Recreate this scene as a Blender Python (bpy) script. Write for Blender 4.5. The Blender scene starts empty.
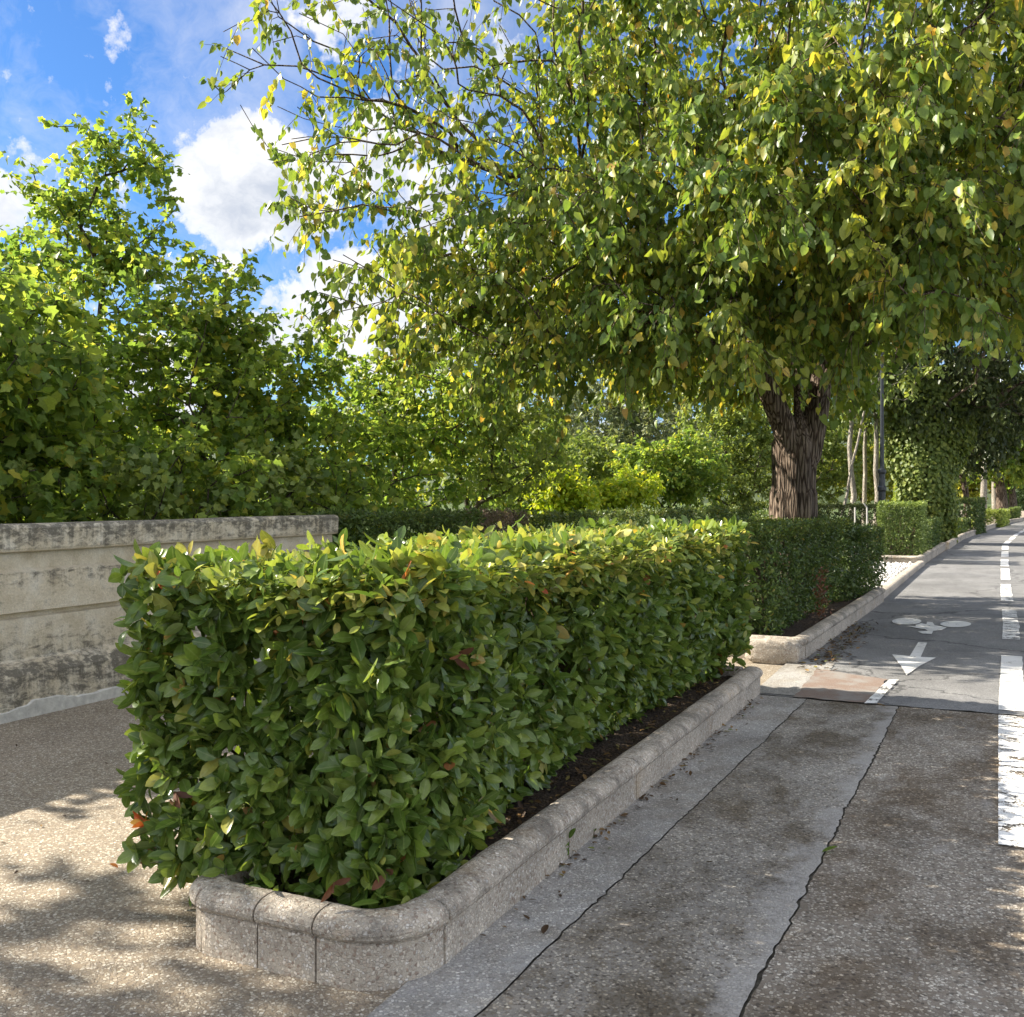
import bpy, math, random
import numpy as np
from mathutils import Vector, noise as mnoise

scene = bpy.context.scene
C = scene.collection
F = 1000.0; EYE = 1.6; HOR = 497.0
YAW = math.radians(24.8)
sy, cy_ = math.sin(YAW), math.cos(YAW)
SUN_EL = math.radians(34.5); SUN_AZ = math.radians(186)      # azimuth (math angle) the light comes FROM

def W(r, d, z):            # right offset / depth along the view axis -> world
    return np.array([-sy*d + cy_*r, cy_*d + sy*r, z])
def G(px, py, z=0.0):      # a measured photo point lying at height z -> world
    d = (EYE-z)*F/(py-HOR)
    return W((px-512)/F*d, d, z)
def D(px, d, z=0.0):       # a measured photo column at depth d -> world
    return W((px-512)/F*d, d, z)
def D3(px, py, d):
    return W((px-512)/F*d, d, EYE-(py-HOR)/F*d)

# ------------------------------------------------------------------ helpers
def tag(o, label=None, cat=None, group=None, kind=None):
    if label: o['label'] = label
    if cat: o['category'] = cat
    if group: o['group'] = group
    if kind: o['kind'] = kind
    return o
def empty(name, loc, label=None, cat=None, group=None, rz=0):
    o = bpy.data.objects.new(name, None); C.objects.link(o)
    o.location = loc; o.rotation_euler = (0, 0, rz); o.empty_display_size = .2
    return tag(o, label, cat, group)
def link(name, me, mat, parent=None, smooth=False):
    o = bpy.data.objects.new(name, me); C.objects.link(o)
    if mat: me.materials.append(mat)
    if smooth:
        me.polygons.foreach_set('use_smooth', np.ones(len(me.polygons), dtype=bool))
    if parent:
        o.parent = parent
        o.location = -Vector(parent.location) if parent.type == 'EMPTY' else (0, 0, 0)
    return o
def pymesh(name, V, Fc, mat, parent=None, smooth=False):
    me = bpy.data.meshes.new(name)
    me.from_pydata([tuple(map(float, v)) for v in V], [], Fc); me.update()
    return link(name, me, mat, parent, smooth)

class MB:
    def __init__(s): s.v = []; s.f = []
    def box(s, x0, x1, y0, y1, z0, z1, rz=0, c=None):
        b = len(s.v)
        cx, cy = c if c else ((x0+x1)/2, (y0+y1)/2)
        for z in (z0, z1):
            for x, y in ((x0, y0), (x1, y0), (x1, y1), (x0, y1)):
                dx, dy = x-cx, y-cy
                s.v.append((cx+dx*math.cos(rz)-dy*math.sin(rz), cy+dx*math.sin(rz)+dy*math.cos(rz), z))
        s.f += [(b+3, b+2, b+1, b), (b+4, b+5, b+6, b+7)] + [(b+i, b+(i+1) % 4, b+4+(i+1) % 4, b+4+i) for i in range(4)]
        return s
    def tube(s, pts, rad, n=8, ridge=None, cap=True):
        pts = [np.array(p, float) for p in pts]
        b = len(s.v); u = None
        for i, p in enumerate(pts):
            t = pts[min(i+1, len(pts)-1)]-pts[max(i-1, 0)]
            t = t/(np.linalg.norm(t)+1e-9)
            if u is None:
                u = np.cross(t, (0, 1, 0)) if abs(t[1]) < .9 else np.cross(t, (1, 0, 0))
            u = u-t*np.dot(u, t); u /= np.linalg.norm(u)+1e-9
            w = np.cross(t, u)
            for k in range(n):
                a = 2*math.pi*k/n
                r = rad[i]*(ridge(a, p[2]) if ridge else 1)
                s.v.append(tuple(p+(u*math.cos(a)+w*math.sin(a))*r))
        m = len(pts)
        for i in range(m-1):
            for k in range(n):
                k2 = (k+1) % n
                s.f.append((b+i*n+k, b+i*n+k2, b+(i+1)*n+k2, b+(i+1)*n+k))
        if cap:
            s.f.append(tuple(b+k for k in range(n))[::-1]); s.f.append(tuple(b+(m-1)*n+k for k in range(n)))
        return s
    def poly(s, pts):
        b = len(s.v); s.v += [tuple(map(float, p)) for p in pts]; s.f.append(tuple(range(b, b+len(pts)))); return s
    def build(s, name, mat, parent=None, smooth=False):
        return pymesh(name, s.v, s.f, mat, parent, smooth)

# ------------------------------------------------------------------ materials
class NT:
    def __init__(s, name):
        s.m = bpy.data.materials.new(name); s.m.use_nodes = True
        s.t = s.m.node_tree; s.t.nodes.clear()
        s.out = s.n('ShaderNodeOutputMaterial')
    def n(s, typ, ins=None, **kw):
        nd = s.t.nodes.new(typ)
        for k, v in kw.items(): setattr(nd, k, v)
        if ins:
            for k, v in ins.items(): s.set(nd, k, v)
        return nd
    def set(s, nd, k, v):
        inp = nd.inputs[k]
        if isinstance(v, bpy.types.NodeSocket): s.t.links.new(v, inp)
        elif isinstance(v, bpy.types.Node): s.t.links.new(v.outputs[0], inp)
        else: inp.default_value = v
    def math(s, op, a, b=0.0, c=None, clamp=False):
        nd = s.n('ShaderNodeMath', operation=op, use_clamp=clamp)
        s.set(nd, 0, a); s.set(nd, 1, b)
        if c is not None: s.set(nd, 2, c)
        return nd.outputs[0]
    def ramp(s, fac, stops, interp='LINEAR'):
        nd = s.n('ShaderNodeValToRGB'); s.set(nd, 0, fac)
        nd.color_ramp.interpolation = interp
        el = nd.color_ramp.elements
        while len(el) < len(stops): el.new(.5)
        for e, (p, c) in zip(el, stops):
            e.position = p; e.color = (*c, 1) if hasattr(c, '__len__') else (c, c, c, 1)
        return nd.outputs[0]
    def mix(s, fac, a, b, blend='MIX'):
        nd = s.n('ShaderNodeMix', data_type='RGBA', blend_type=blend)
        s.set(nd, 0, fac)
        for k, v in ((6, a), (7, b)):
            if isinstance(v, tuple) and len(v) == 3: v = (*v, 1)
            s.set(nd, k, v)
        return nd.outputs[2]
    def noise(s, scale, vec=None, detail=4, rough=.55, out=0, dist=0):
        nd = s.n('ShaderNodeTexNoise'); nd.inputs['Scale'].default_value = scale
        nd.inputs['Detail'].default_value = detail; nd.inputs['Roughness'].default_value = rough
        nd.inputs['Distortion'].default_value = dist
        if vec is not None: s.set(nd, 'Vector', vec)
        return nd.outputs[out]
    def voro(s, scale, vec=None, feature='F1', out='Distance', rnd=1):
        nd = s.n('ShaderNodeTexVoronoi', feature=feature); nd.inputs['Scale'].default_value = scale
        nd.inputs['Randomness'].default_value = rnd
        if vec is not None: s.set(nd, 'Vector', vec)
        return nd.outputs[out]
    def pos(s, scale=None):
        g = s.n('ShaderNodeNewGeometry').outputs['Position']
        if scale:
            m = s.n('ShaderNodeMapping'); s.set(m, 'Vector', g); m.inputs['Scale'].default_value = scale
            return m.outputs[0]
        return g
    def bump(s, h, strength=.5, dist=.01, normal=None):
        nd = s.n('ShaderNodeBump'); nd.inputs['Strength'].default_value = strength
        nd.inputs['Distance'].default_value = dist; s.set(nd, 'Height', h)
        if normal is not None: s.set(nd, 'Normal', normal)
        return nd.outputs[0]
    def pbr(s, col, rough=.8, normal=None, spec=.3, metal=0):
        nd = s.n('ShaderNodeBsdfPrincipled')
        if isinstance(col, tuple) and len(col) == 3: col = (*col, 1)
        s.set(nd, 'Base Color', col); s.set(nd, 'Roughness', rough); s.set(nd, 'Metallic', metal)
        s.set(nd, 'Specular IOR Level', spec)
        if normal is not None: s.set(nd, 'Normal', normal)
        return nd.outputs[0]
    def done(s, sh): s.set(s.out, 'Surface', sh); return s.m

def leaf_mat(name, stops, clump_stops, trans=.35, rough=.4, spec=.4, vein=.0, tgain=(1.25, 1.2, .6)):
    """stops: colour by per-leaf random; clump_stops: multiplied tint by clump random"""
    t = NT(name)
    at = t.n('ShaderNodeAttribute', attribute_name='leafdata')
    sp = t.n('ShaderNodeSeparateColor'); t.set(sp, 0, at.outputs['Color'])
    col = t.ramp(sp.outputs[0], stops)
    col = t.mix(1.0, col, t.ramp(sp.outputs[2], clump_stops), 'MULTIPLY')
    if vein:
        v = t.math('ABSOLUTE', t.math('SUBTRACT', sp.outputs[1], .5))
        v = t.math('SUBTRACT', 1, t.math('MULTIPLY', v, 14), clamp=True)
        col = t.mix(t.math('MULTIPLY', v, vein), col, (.30, .36, .14))
    nz = t.noise(60, t.pos(), 2)
    col = t.mix(.35, col, t.ramp(nz, [(.3, .6), (.7, 1.35)]), 'MULTIPLY')
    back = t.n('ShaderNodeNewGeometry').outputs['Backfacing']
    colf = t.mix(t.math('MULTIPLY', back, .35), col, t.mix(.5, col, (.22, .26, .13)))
    p = t.pbr(colf, rough, None, spec)
    tr = t.n('ShaderNodeBsdfTranslucent'); t.set(tr, 0, t.mix(1, col, (*tgain, 1), 'MULTIPLY'))
    mx = t.n('ShaderNodeMixShader', {0: trans}); t.set(mx, 1, p); t.set(mx, 2, tr.outputs[0])
    return t.done(mx.outputs[0])

G1 = [(0, (1, 1, 1)), (1, (1, 1, 1))]
M = {}
M['hedge_leaf'] = leaf_mat('photinia_leaf',
    [(0, (.065, .115, .022)), (.35, (.105, .18, .032)), (.7, (.165, .245, .045)), (.95, (.24, .31, .06)), (.99, (.34, .33, .07)), (1, (.34, .13, .06))],
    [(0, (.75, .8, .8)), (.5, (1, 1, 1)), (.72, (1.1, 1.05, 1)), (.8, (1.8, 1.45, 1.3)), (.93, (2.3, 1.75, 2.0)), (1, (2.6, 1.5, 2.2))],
    trans=.34, rough=.27, spec=.5, vein=.35)
M['red_leaf'] = leaf_mat('red_leaf', [(0, (.55, .05, .03)), (.6, (.65, .12, .03)), (1, (.55, .35, .03))], G1, .4, .35, .4)
M['brown_leaf'] = leaf_mat('brown_leaf', [(0, (.09, .04, .025)), (1, (.2, .085, .045))], G1, .25, .6, .3)
M['dark_hedge'] = leaf_mat('dark_hedge_leaf',
    [(0, (.045, .075, .02)), (.5, (.075, .125, .028)), (.95, (.12, .17, .04)), (1, (.2, .18, .05))],
    [(0, (.8, .85, .8)), (.7, (1.1, 1.1, 1)), (.8, (1.7, 1.45, 1.1)), (1, (2.1, 1.6, 1.1))], trans=.25, rough=.42)
M['box_hedge'] = leaf_mat('box_hedge_leaf',
    [(0, (.09, .14, .04)), (.5, (.14, .20, .055)), (1, (.26, .32, .1))],
    [(0, (.8, .85, .8)), (.7, (1.1, 1.1, 1)), (1, (1.7, 1.6, 1.2))], trans=.25, rough=.35)
M['dead_hedge'] = leaf_mat('dead_hedge_twigs', [(0, (.12, .10, .06)), (.6, (.22, .17, .13)), (1, (.2, .13, .13))], G1, .2, .7, .2)
M['main_leaf'] = leaf_mat('mulberry_leaf',
    [(0, (.10, .165, .035)), (.4, (.18, .26, .05)), (.85, (.28, .34, .065)), (.965, (.44, .42, .09)), (.995, (.60, .43, .09)), (1, (.50, .28, .07))],
    [(0, (.72, .85, .85)), (.5, (1, 1, 1)), (.7, (1.25, 1.12, 1.0)), (.9, (1.8, 1.45, 1.1)), (1, (2.2, 1.65, 1.2))], trans=.46, rough=.42, spec=.4)
M['maple_leaf'] = leaf_mat('maple_leaf',
    [(0, (.12, .19, .045)), (.5, (.20, .30, .06)), (.92, (.32, .39, .075)), (1, (.48, .42, .07))],
    [(0, (.75, .85, .8)), (.5, (1, 1, 1)), (1, (1.4, 1.25, 1.0))], trans=.6, rough=.45, spec=.35, tgain=(1.25, 1.2, .7))
M['olive_leaf'] = leaf_mat('olive_green_leaf',
    [(0, (.12, .175, .05)), (.5, (.19, .255, .07)), (1, (.29, .34, .10))],
    [(0, (.75, .8, .8)), (1, (1.4, 1.3, 1.1))], trans=.48, rough=.5)
M['grey_leaf'] = leaf_mat('grey_green_leaf',
    [(0, (.13, .165, .09)), (.5, (.19, .22, .12)), (1, (.30, .31, .20))],
    [(0, (.75, .8, .8)), (1, (1.3, 1.3, 1.2))], trans=.35, rough=.55)
M['lime_leaf'] = leaf_mat('lime_leaf',
    [(0, (.22, .32, .02)), (.6, (.36, .44, .03)), (1, (.52, .50, .05))],
    [(0, (.8, .9, .8)), (1, (1.3, 1.2, 1.1))], trans=.5, rough=.5)
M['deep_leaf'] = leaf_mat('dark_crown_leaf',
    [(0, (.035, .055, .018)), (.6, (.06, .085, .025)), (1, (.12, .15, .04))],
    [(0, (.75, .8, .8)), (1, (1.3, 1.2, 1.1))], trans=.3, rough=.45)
M['autumn_leaf'] = leaf_mat('yellow_crown_leaf',
    [(0, (.22, .28, .05)), (.6, (.36, .40, .08)), (1, (.58, .50, .12))],
    [(0, (.8, .85, .8)), (1, (1.2, 1.2, 1.1))], trans=.5, rough=.5)
M['litter'] = leaf_mat('leaf_litter', [(0, (.05, .03, .018)), (.5, (.12, .07, .03)), (.8, (.25, .15, .05)), (1, (.12, .16, .04))], G1, .15, .6, .3)

def bark_mat(name, c1, c2, c3, sc=1.0):
    t = NT(name); p = t.pos((sc, sc, .11*sc))
    v = t.voro(30, p, 'DISTANCE_TO_EDGE')
    n1 = t.noise(26, p, 7, .7, dist=.6); n2 = t.noise(2.2, t.pos(), 4)
    h = t.math('ADD', t.math('MULTIPLY', t.math('MINIMUM', v, .25), 3), n1)
    col = t.ramp(h, [(.35, c1), (.75, c2), (1.0, c3)])
    col = t.mix(.6, col, t.ramp(n2, [(.35, .55), (.65, 1.3)]), 'MULTIPLY')
    return t.done(t.pbr(col, .9, t.bump(h, 1.0, .03), .15))
M['bark'] = bark_mat('rough_bark', (.02, .015, .012), (.10, .07, .05), (.24, .185, .14), .8)
M['bark_thin'] = bark_mat('twig_bark', (.03, .025, .018), (.10, .08, .055), (.19, .155, .11), 2)
M['bark_pale'] = bark_mat('pale_bark', (.18, .15, .12), (.38, .33, .27), (.52, .48, .4), 1.5)
M['twig'] = bark_mat('hedge_twig', (.05, .035, .025), (.14, .10, .07), (.24, .18, .12), 5)

def stone_mat(name, base, chips, pit, scale, bump=.6, stain=1.0, moss=None):
    """exposed aggregate: rounded chips of several colours in a cement matrix"""
    t = NT(name); p = t.pos()
    wob = t.n('ShaderNodeVectorMath', operation='MULTIPLY_ADD')
    t.set(wob, 0, t.noise(scale*.8, p, 2, .5, out=1)); t.set(wob, 1, (.5/scale,)*3); t.set(wob, 2, p)
    wp = wob.outputs[0]
    cc = t.voro(scale, wp, 'F1', 'Color'); de = t.voro(scale, wp, 'DISTANCE_TO_EDGE', 'Distance')
    sp = t.n('ShaderNodeSeparateColor'); t.set(sp, 0, cc)
    chip = t.ramp(sp.outputs[0], chips, 'CONSTANT')
    chip = t.mix(.5, chip, t.ramp(sp.outputs[1], [(0, .6), (1, 1.35)]), 'MULTIPLY')
    edge = t.ramp(de, [(.03, 0.0), (.16, 1.0)])
    fine = t.noise(scale*3.2, p, 3, .6)
    keep = t.math('MULTIPLY', edge, t.math('GREATER_THAN', sp.outputs[2], pit))
    col = t.mix(keep, t.mix(.6, base, t.ramp(fine, [(.3, .5), (.7, 1.4)]), 'MULTIPLY'), chip)
    big = t.noise(1.1, p, 5, .6); mid = t.noise(6, p, 4, .6)
    col = t.mix(stain*.75, col, t.ramp(big, [(.32, .62), (.5, 1.0), (.68, 1.25)]), 'MULTIPLY')
    col = t.mix(stain*.5, col, t.ramp(mid, [(.3, .7), (.7, 1.2)]), 'MULTIPLY')
    h = t.math('ADD', t.math('MULTIPLY', keep, .7), t.math('MULTIPLY', fine, .5))
    nrm = t.bump(h, bump, .35/scale)
    return t, col, nrm, big, mid

t, col, nrm, big, mid = stone_mat('gravel_concrete', (.26, .21, .15), [(0, (.41, .355, .275)), (.3, (.53, .475, .38)), (.55, (.30, .255, .20)), (.84, (.60, .55, .46)), (.93, (.2, .165, .13))], .15, 84, 1.0, .6)
M['gravel'] = t.done(t.pbr(col, .9, nrm, .2))

def pave(name, base, chips, warm, streaks):
    t, col, nrm, big, mid = stone_mat(name, base, chips, .30, 84, 1.0, .8)
    # damp brown patches and whitish lime blooms, each with its own outline
    dp = t.noise(1.5, t.pos((1.2, .8, 1)), 9, .74, dist=.3)
    col = t.mix(t.ramp(dp, [(.44, 0.0), (.60, 1.0)]), col, t.mix(1, col, warm, 'MULTIPLY'))
    lb = t.noise(2.3, t.pos((1.6, .6, 1)), 9, .78, dist=.3)
    col = t.mix(t.ramp(lb, [(.56, 0.0), (.70, .6)]), col, (.42, .40, .37))
    if streaks:
        sx = t.n('ShaderNodeSeparateXYZ'); t.set(sx, 0, t.pos())
        # pale cement margin that follows the joint (joint x = a + b*y)
        a, b, w = streaks
        line = t.math('ADD', t.math('MULTIPLY', sx.outputs[1], b), a)
        dd = t.math('SUBTRACT', line, sx.outputs[0])
        dd = t.math('ADD', dd, t.math('MULTIPLY', t.math('SUBTRACT', t.noise(3.2, t.pos(), 6, .72), .5), .62))
        k = t.ramp(t.math('DIVIDE', dd, w), [(0.0, .75), (.45, .6), (1.0, 0.0)])
        col = t.mix(k, col, t.mix(.5, (.44, .42, .39), t.ramp(t.noise(120, t.pos(), 2), [(.3, .5), (.7, 1.1)]), 'MULTIPLY'))
    return t.done(t.pbr(col, .75, nrm, .3))
CH = [(0, (.36, .325, .27)), (.3, (.50, .46, .39)), (.5, (.24, .205, .16)), (.76, (.62, .57, .48)), (.88, (.13, .11, .09))]
M['pave_mid'] = pave('aggregate_strip', (.27, .25, .22), CH, (.46, .41, .34), (-.715, .0265, .13))
M['pave_road'] = pave('aggregate_road', (.23, .195, .155), CH, (.55, .48, .40), None)
M['gutter'] = pave('gutter_concrete', (.33, .32, .30), [(0, (.40, .38, .35)), (.4, (.50, .48, .44)), (.7, (.30, .28, .26)), (.9, (.62, .6, .56))], (.78, .74, .68), None)
t = NT('joint_dirt'); M['joint'] = t.done(t.pbr(t.ramp(t.noise(40, t.pos()), [(.3, (.03, .027, .02)), (.7, (.11, .10, .08))]), .95))

t = NT('asphalt'); p = t.pos()
n1 = t.noise(260, p, 2); n2 = t.noise(.9, p, 5, .6); n3 = t.noise(3, t.pos((1, .25, 1)), 5, .6)
col = t.ramp(n1, [(.3, (.15, .15, .15)), (.6, (.25, .245, .235)), (.75, (.36, .35, .335))])
col = t.mix(.8, col, t.ramp(n2, [(.3, .75), (.7, 1.2)]), 'MULTIPLY')
col = t.mix(.4, col, t.ramp(n3, [(.35, .7), (.65, 1.2)]), 'MULTIPLY')
gr = t.voro(110, p, 'F1', 'Color'); gs = t.n('ShaderNodeSeparateColor'); t.set(gs, 0, gr)
col = t.mix(.55, col, t.ramp(gs.outputs[0], [(0, .6), (.7, 1.05), (1, 1.6)]), 'MULTIPLY')
wp = t.n('ShaderNodeVectorMath', operation='MULTIPLY_ADD'); t.set(wp, 0, t.noise(1.6, p, 6, .7, out=1)); t.set(wp, 1, (.9, .9, 0)); t.set(wp, 2, p)
cr = t.voro(.32, wp.outputs[0], 'DISTANCE_TO_EDGE')
col = t.mix(t.ramp(cr, [(.003, .75), (.008, 0.0)]), col, (.04, .04, .04))
col = t.mix(t.ramp(t.noise(.55, p, 7, .7), [(.52, 0.0), (.60, .45)]), col, t.mix(1, col, (.66, .67, .70), 'MULTIPLY'))
M['asphalt'] = t.done(t.pbr(col, .85, t.bump(t.math('ADD', n1, gs.outputs[0]), .8, .006), .3))
t = NT('patched_tarmac'); p = t.pos()
col = t.ramp(t.noise(200, p, 2), [(.3, (.12, .085, .065)), (.7, (.28, .21, .17))])
M['red_patch'] = t.done(t.pbr(t.mix(t.ramp(t.noise(5, p, 6, .7), [(.45, 0.0), (.62, .8)]), col, (.24, .23, .21)), .85))

def paint_mat(name, wear):
    t = NT(name); p = t.pos()
    w = t.math('ADD', t.math('MULTIPLY', t.noise(7, p, 9, .78), .75), t.math('MULTIPLY', t.noise(90, p, 2), .25))
    k = t.ramp(w, [(wear, 1.0), (wear+.05, 0.0)])
    col = t.ramp(t.noise(3, p, 4), [(.3, (.60, .59, .56)), (.7, (.78, .77, .74))])
    tr = t.n('ShaderNodeBsdfTransparent')
    mx = t.n('ShaderNodeMixShader'); t.set(mx, 0, k); t.set(mx, 1, tr.outputs[0]); t.set(mx, 2, t.pbr(col, .6, t.bump(t.noise(200, p, 2), .4, .003), .3))
    return t.done(mx.outputs[0])
M['paint'] = paint_mat('road_paint', .57); M['paint_worn'] = paint_mat('worn_road_paint', .50)

def kerb_mat(name, pinky):
    t, col, nrm, big, mid = stone_mat(name, (.47, .41, .33), [(0, (.63, .56, .46)), (.35, (.48, .40, .32)), (.6, (.66, .59, .50)), (.8, (.34, .26, .20)), (.92, (.72, .67, .6))], .25, 88, .9, .8)
    lich = t.noise(3.5, t.pos(), 8, .78)
    geo = t.n('ShaderNodeNewGeometry'); sx = t.n('ShaderNodeSeparateXYZ'); t.set(sx, 0, geo.outputs['Position'])
    top = t.math('GREATER_THAN', sx.outputs[2], .152)
    k = t.math('MULTIPLY', t.ramp(lich, [(.45, 0.0), (.60, .72)]), t.math('MULTIPLY_ADD', top, .6, .25))
    col = t.mix(k, col, t.mix(.6, (.085, .08, .07), t.ramp(t.noise(90, t.pos(), 2), [(.3, .5), (.7, 2.0)]), 'MULTIPLY'))
    orange = t.ramp(t.noise(3.1, t.pos(), 3), [(.60, 0.0), (.72, .25)])
    col = t.mix(orange, col, (.5, .32, .14))
    return t.done(t.pbr(col, .85, nrm, .2))
M['kerb'] = kerb_mat('washed_kerb_stone', 0)
t = NT('soil'); p = t.pos(); n1 = t.noise(45, p, 5, .7); v = t.voro(60, p)
M['soil'] = t.done(t.pbr(t.ramp(n1, [(.35, (.03, .02, .014)), (.55, (.085, .06, .04)), (.75, (.2, .14, .085))]), .95, t.bump(t.math('ADD', n1, v), 1, .03)))

t = NT('wall_render'); p = t.pos()
sx = t.n('ShaderNodeSeparateXYZ'); t.set(sx, 0, p)
fine = t.noise(70, p, 4, .6); med = t.noise(5, p, 6, .65); strk = t.noise(14, t.pos((1, 1, .05)), 6, .65)
blot = t.noise(14, t.pos((1, .6, 1.3)), 6, .75, dist=.5)
col = t.ramp(med, [(.3, (.52, .44, .31)), (.5, (.64, .56, .42)), (.7, (.72, .66, .54))])
col = t.mix(.45, col, t.ramp(fine, [(.3, .65), (.7, 1.25)]), 'MULTIPLY')
zr = t.ramp(t.math('DIVIDE', sx.outputs[2], 1.5), [(0, .55), (.22, .9), (.25, .6), (.45, .32), (.49, .12), (.52, .25), (.60, .35), (.69, .62), (.71, .05), (.79, .1), (.81, .55), (.93, .85), (1, .9)])
th = t.math('MULTIPLY', t.math('ADD', blot, t.math('MULTIPLY', strk, .55)), t.math('MULTIPLY_ADD', zr, .55, .62))
k = t.ramp(th, [(.66, 0.0), (.86, .82)])
col = t.mix(k, col, t.mix(.5, (.07, .065, .055), t.ramp(fine, [(.3, .4), (.7, 1.8)]), 'MULTIPLY'))
M['wall'] = t.done(t.pbr(col, .92, t.bump(t.math('ADD', fine, t.math('MULTIPLY', blot, 1.5)), .6, .012), .15))
t = NT('mortar'); M['mortar'] = t.done(t.pbr(t.ramp(t.noise(20, t.pos(), 5), [(.3, (.44, .42, .38)), (.7, (.66, .64, .58))]), .9, t.bump(t.noise(50, t.pos()), .4, .01)))
t = NT('white_cobble'); M['cobble'] = t.done(t.pbr(t.ramp(t.noise(14, t.pos(), 3), [(.3, (.45, .43, .40)), (.7, (.74, .72, .67))]), .8))
t = NT('black_metal'); M['black'] = t.done(t.pbr(t.ramp(t.noise(20, t.pos()), [(.3, (.012, .014, .018)), (.7, (.03, .034, .04))]), .35, None, .5))
t = NT('lamp_glass'); M['glass'] = t.done(t.pbr((.5, .5, .48), .3, None, .5))
t = NT('white_stake'); M['stake'] = t.done(t.pbr(t.ramp(t.noise(8, t.pos()), [(.3, (.42, .4, .36)), (.7, (.62, .6, .55))]), .7))
t = NT('bench_green'); M['green'] = t.done(t.pbr(t.ramp(t.noise(8, t.pos()), [(.3, (.06, .10, .08)), (.7, (.10, .16, .13))]), .5))
t = NT('grass_ground'); p = t.pos()
M['grass'] = t.done(t.pbr(t.mix(.6, t.ramp(t.noise(12, p, 5, .7), [(.3, (.03, .05, .012)), (.7, (.10, .14, .035))]), t.ramp(t.noise(.3, p, 4), [(.3, .6), (.7, 1.5)]), 'MULTIPLY'), .95, t.bump(t.noise(30, p, 4), .8, .05)))
t = NT('hill_forest'); p = t.pos()
M['hill'] = t.done(t.pbr(t.ramp(t.noise(.09, p, 6, .75), [(.3, (.02, .035, .012)), (.7, (.07, .09, .035))]), .95))

# ------------------------------------------------------------------ leaves
def T_hi():
    v = [(0, 0)]; tt = [.13, .36, .64, .87]; ww = [.27, .48, .48, .27]
    for a, b in zip(tt, ww): v += [(-b, a), (0, a), (b, a)]
    v.append((0, 1)); f = [(0, 2, 1), (0, 3, 2)]
    for r in range(3):
        a = 1+3*r; f += [(a, a+1, a+4, a+3), (a+1, a+2, a+5, a+4)]
    f += [(10, 11, 13), (11, 12, 13)]
    return np.array(v, float), f
T_MID = (np.array([(0, 0), (-.42, .28), (-.36, .68), (0, 1), (.36, .68), (.42, .28)], float), [(0, 3, 2, 1), (0, 5, 4, 3)])
T_HEART = (np.array([(0, .05), (-.34, -.02), (-.5, .25), (-.38, .62), (0, 1), (.38, .62), (.5, .25), (.34, -.02), (0, .5)], float),
           [(0, 8, 3, 2, 1), (8, 4, 3), (0, 7, 6, 5, 8), (8, 5, 4)])
T_LOBE = (np.array([(0, 0), (-.44, .12), (-.33, .33), (-.52, .55), (-.24, .70), (0, 1), (.24, .70), (.52, .55), (.33, .33), (.44, .12), (0, .4)], float),
          [(0, 10, 2, 1), (10, 4, 3, 2), (10, 5, 4), (0, 9, 8, 10), (10, 8, 7, 6), (10, 6, 5)])
T_HI = T_hi()
def nrm_(a): return a/(np.linalg.norm(a, axis=-1, keepdims=True)+1e-9)

def leaves(name, P, A, N, L, Wd, rnd, clump, mat, tpl, parent, fold=.25, bend=.15, smooth=False):
    n = len(P); tv, tf = tpl; k = len(tv)
    A = nrm_(A); N = nrm_(N-A*(N*A).sum(1, keepdims=True)); S = np.cross(A, N)
    s = tv[:, 0][None, :, None]; tt = tv[:, 1][None, :, None]
    L = L[:, None, None]; Wd = Wd[:, None, None]
    if np.isscalar(bend): bend = np.full(n, bend)
    b = bend[:, None, None]
    V = P[:, None, :] + A[:, None, :]*L*tt*(1-.15*b*tt) + S[:, None, :]*Wd*s + N[:, None, :]*(fold*np.abs(s)*Wd - b*L*tt*tt)
    V = V.reshape(-1, 3).astype(np.float32)
    if parent is not None: V = V - np.array(parent.location, dtype=np.float32)
    lens = np.array([len(f) for f in tf]); flat = np.concatenate([np.array(f) for f in tf])
    loops = (flat[None, :]+(np.arange(n)*k)[:, None]).ravel().astype(np.int32)
    tot = np.tile(lens, n).astype(np.int32)
    start = (np.cumsum(tot)-tot).astype(np.int32)
    me = bpy.data.meshes.new(name)
    me.vertices.add(len(V)); me.vertices.foreach_set('co', V.ravel())
    me.loops.add(len(loops)); me.loops.foreach_set('vertex_index', loops)
    me.polygons.add(len(tot)); me.polygons.foreach_set('loop_start', start); me.polygons.foreach_set('loop_total', tot)
    at = me.attributes.new('leafdata', 'FLOAT_COLOR', 'POINT')
    cd = np.ones((n, k, 4), np.float32)
    cd[:, :, 0] = rnd[:, None]; cd[:, :, 1] = tv[:, 0][None, :]+.5; cd[:, :, 2] = clump[:, None]
    at.data.foreach_set('color', cd.ravel())
    me.update(calc_edges=True)
    if smooth: me.polygons.foreach_set('use_smooth', np.ones(len(tot), dtype=bool))
    o = bpy.data.objects.new(name, me); C.objects.link(o); me.materials.append(mat)
    if parent is not None: o.parent = parent
    return o

def smooth_noise(P, sc, seed=0):
    x, y, z = P[:, 0]*sc+seed*1.7, P[:, 1]*sc+seed*2.3, P[:, 2]*sc+seed*.9
    return (np.sin(x*1.0+1.3*np.sin(y*1.1+.7))+np.sin(y*1.3+1.1*np.sin(z*.9+x*.5))+np.sin(z*1.7+1.2*np.sin(x*.8)))/3

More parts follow.
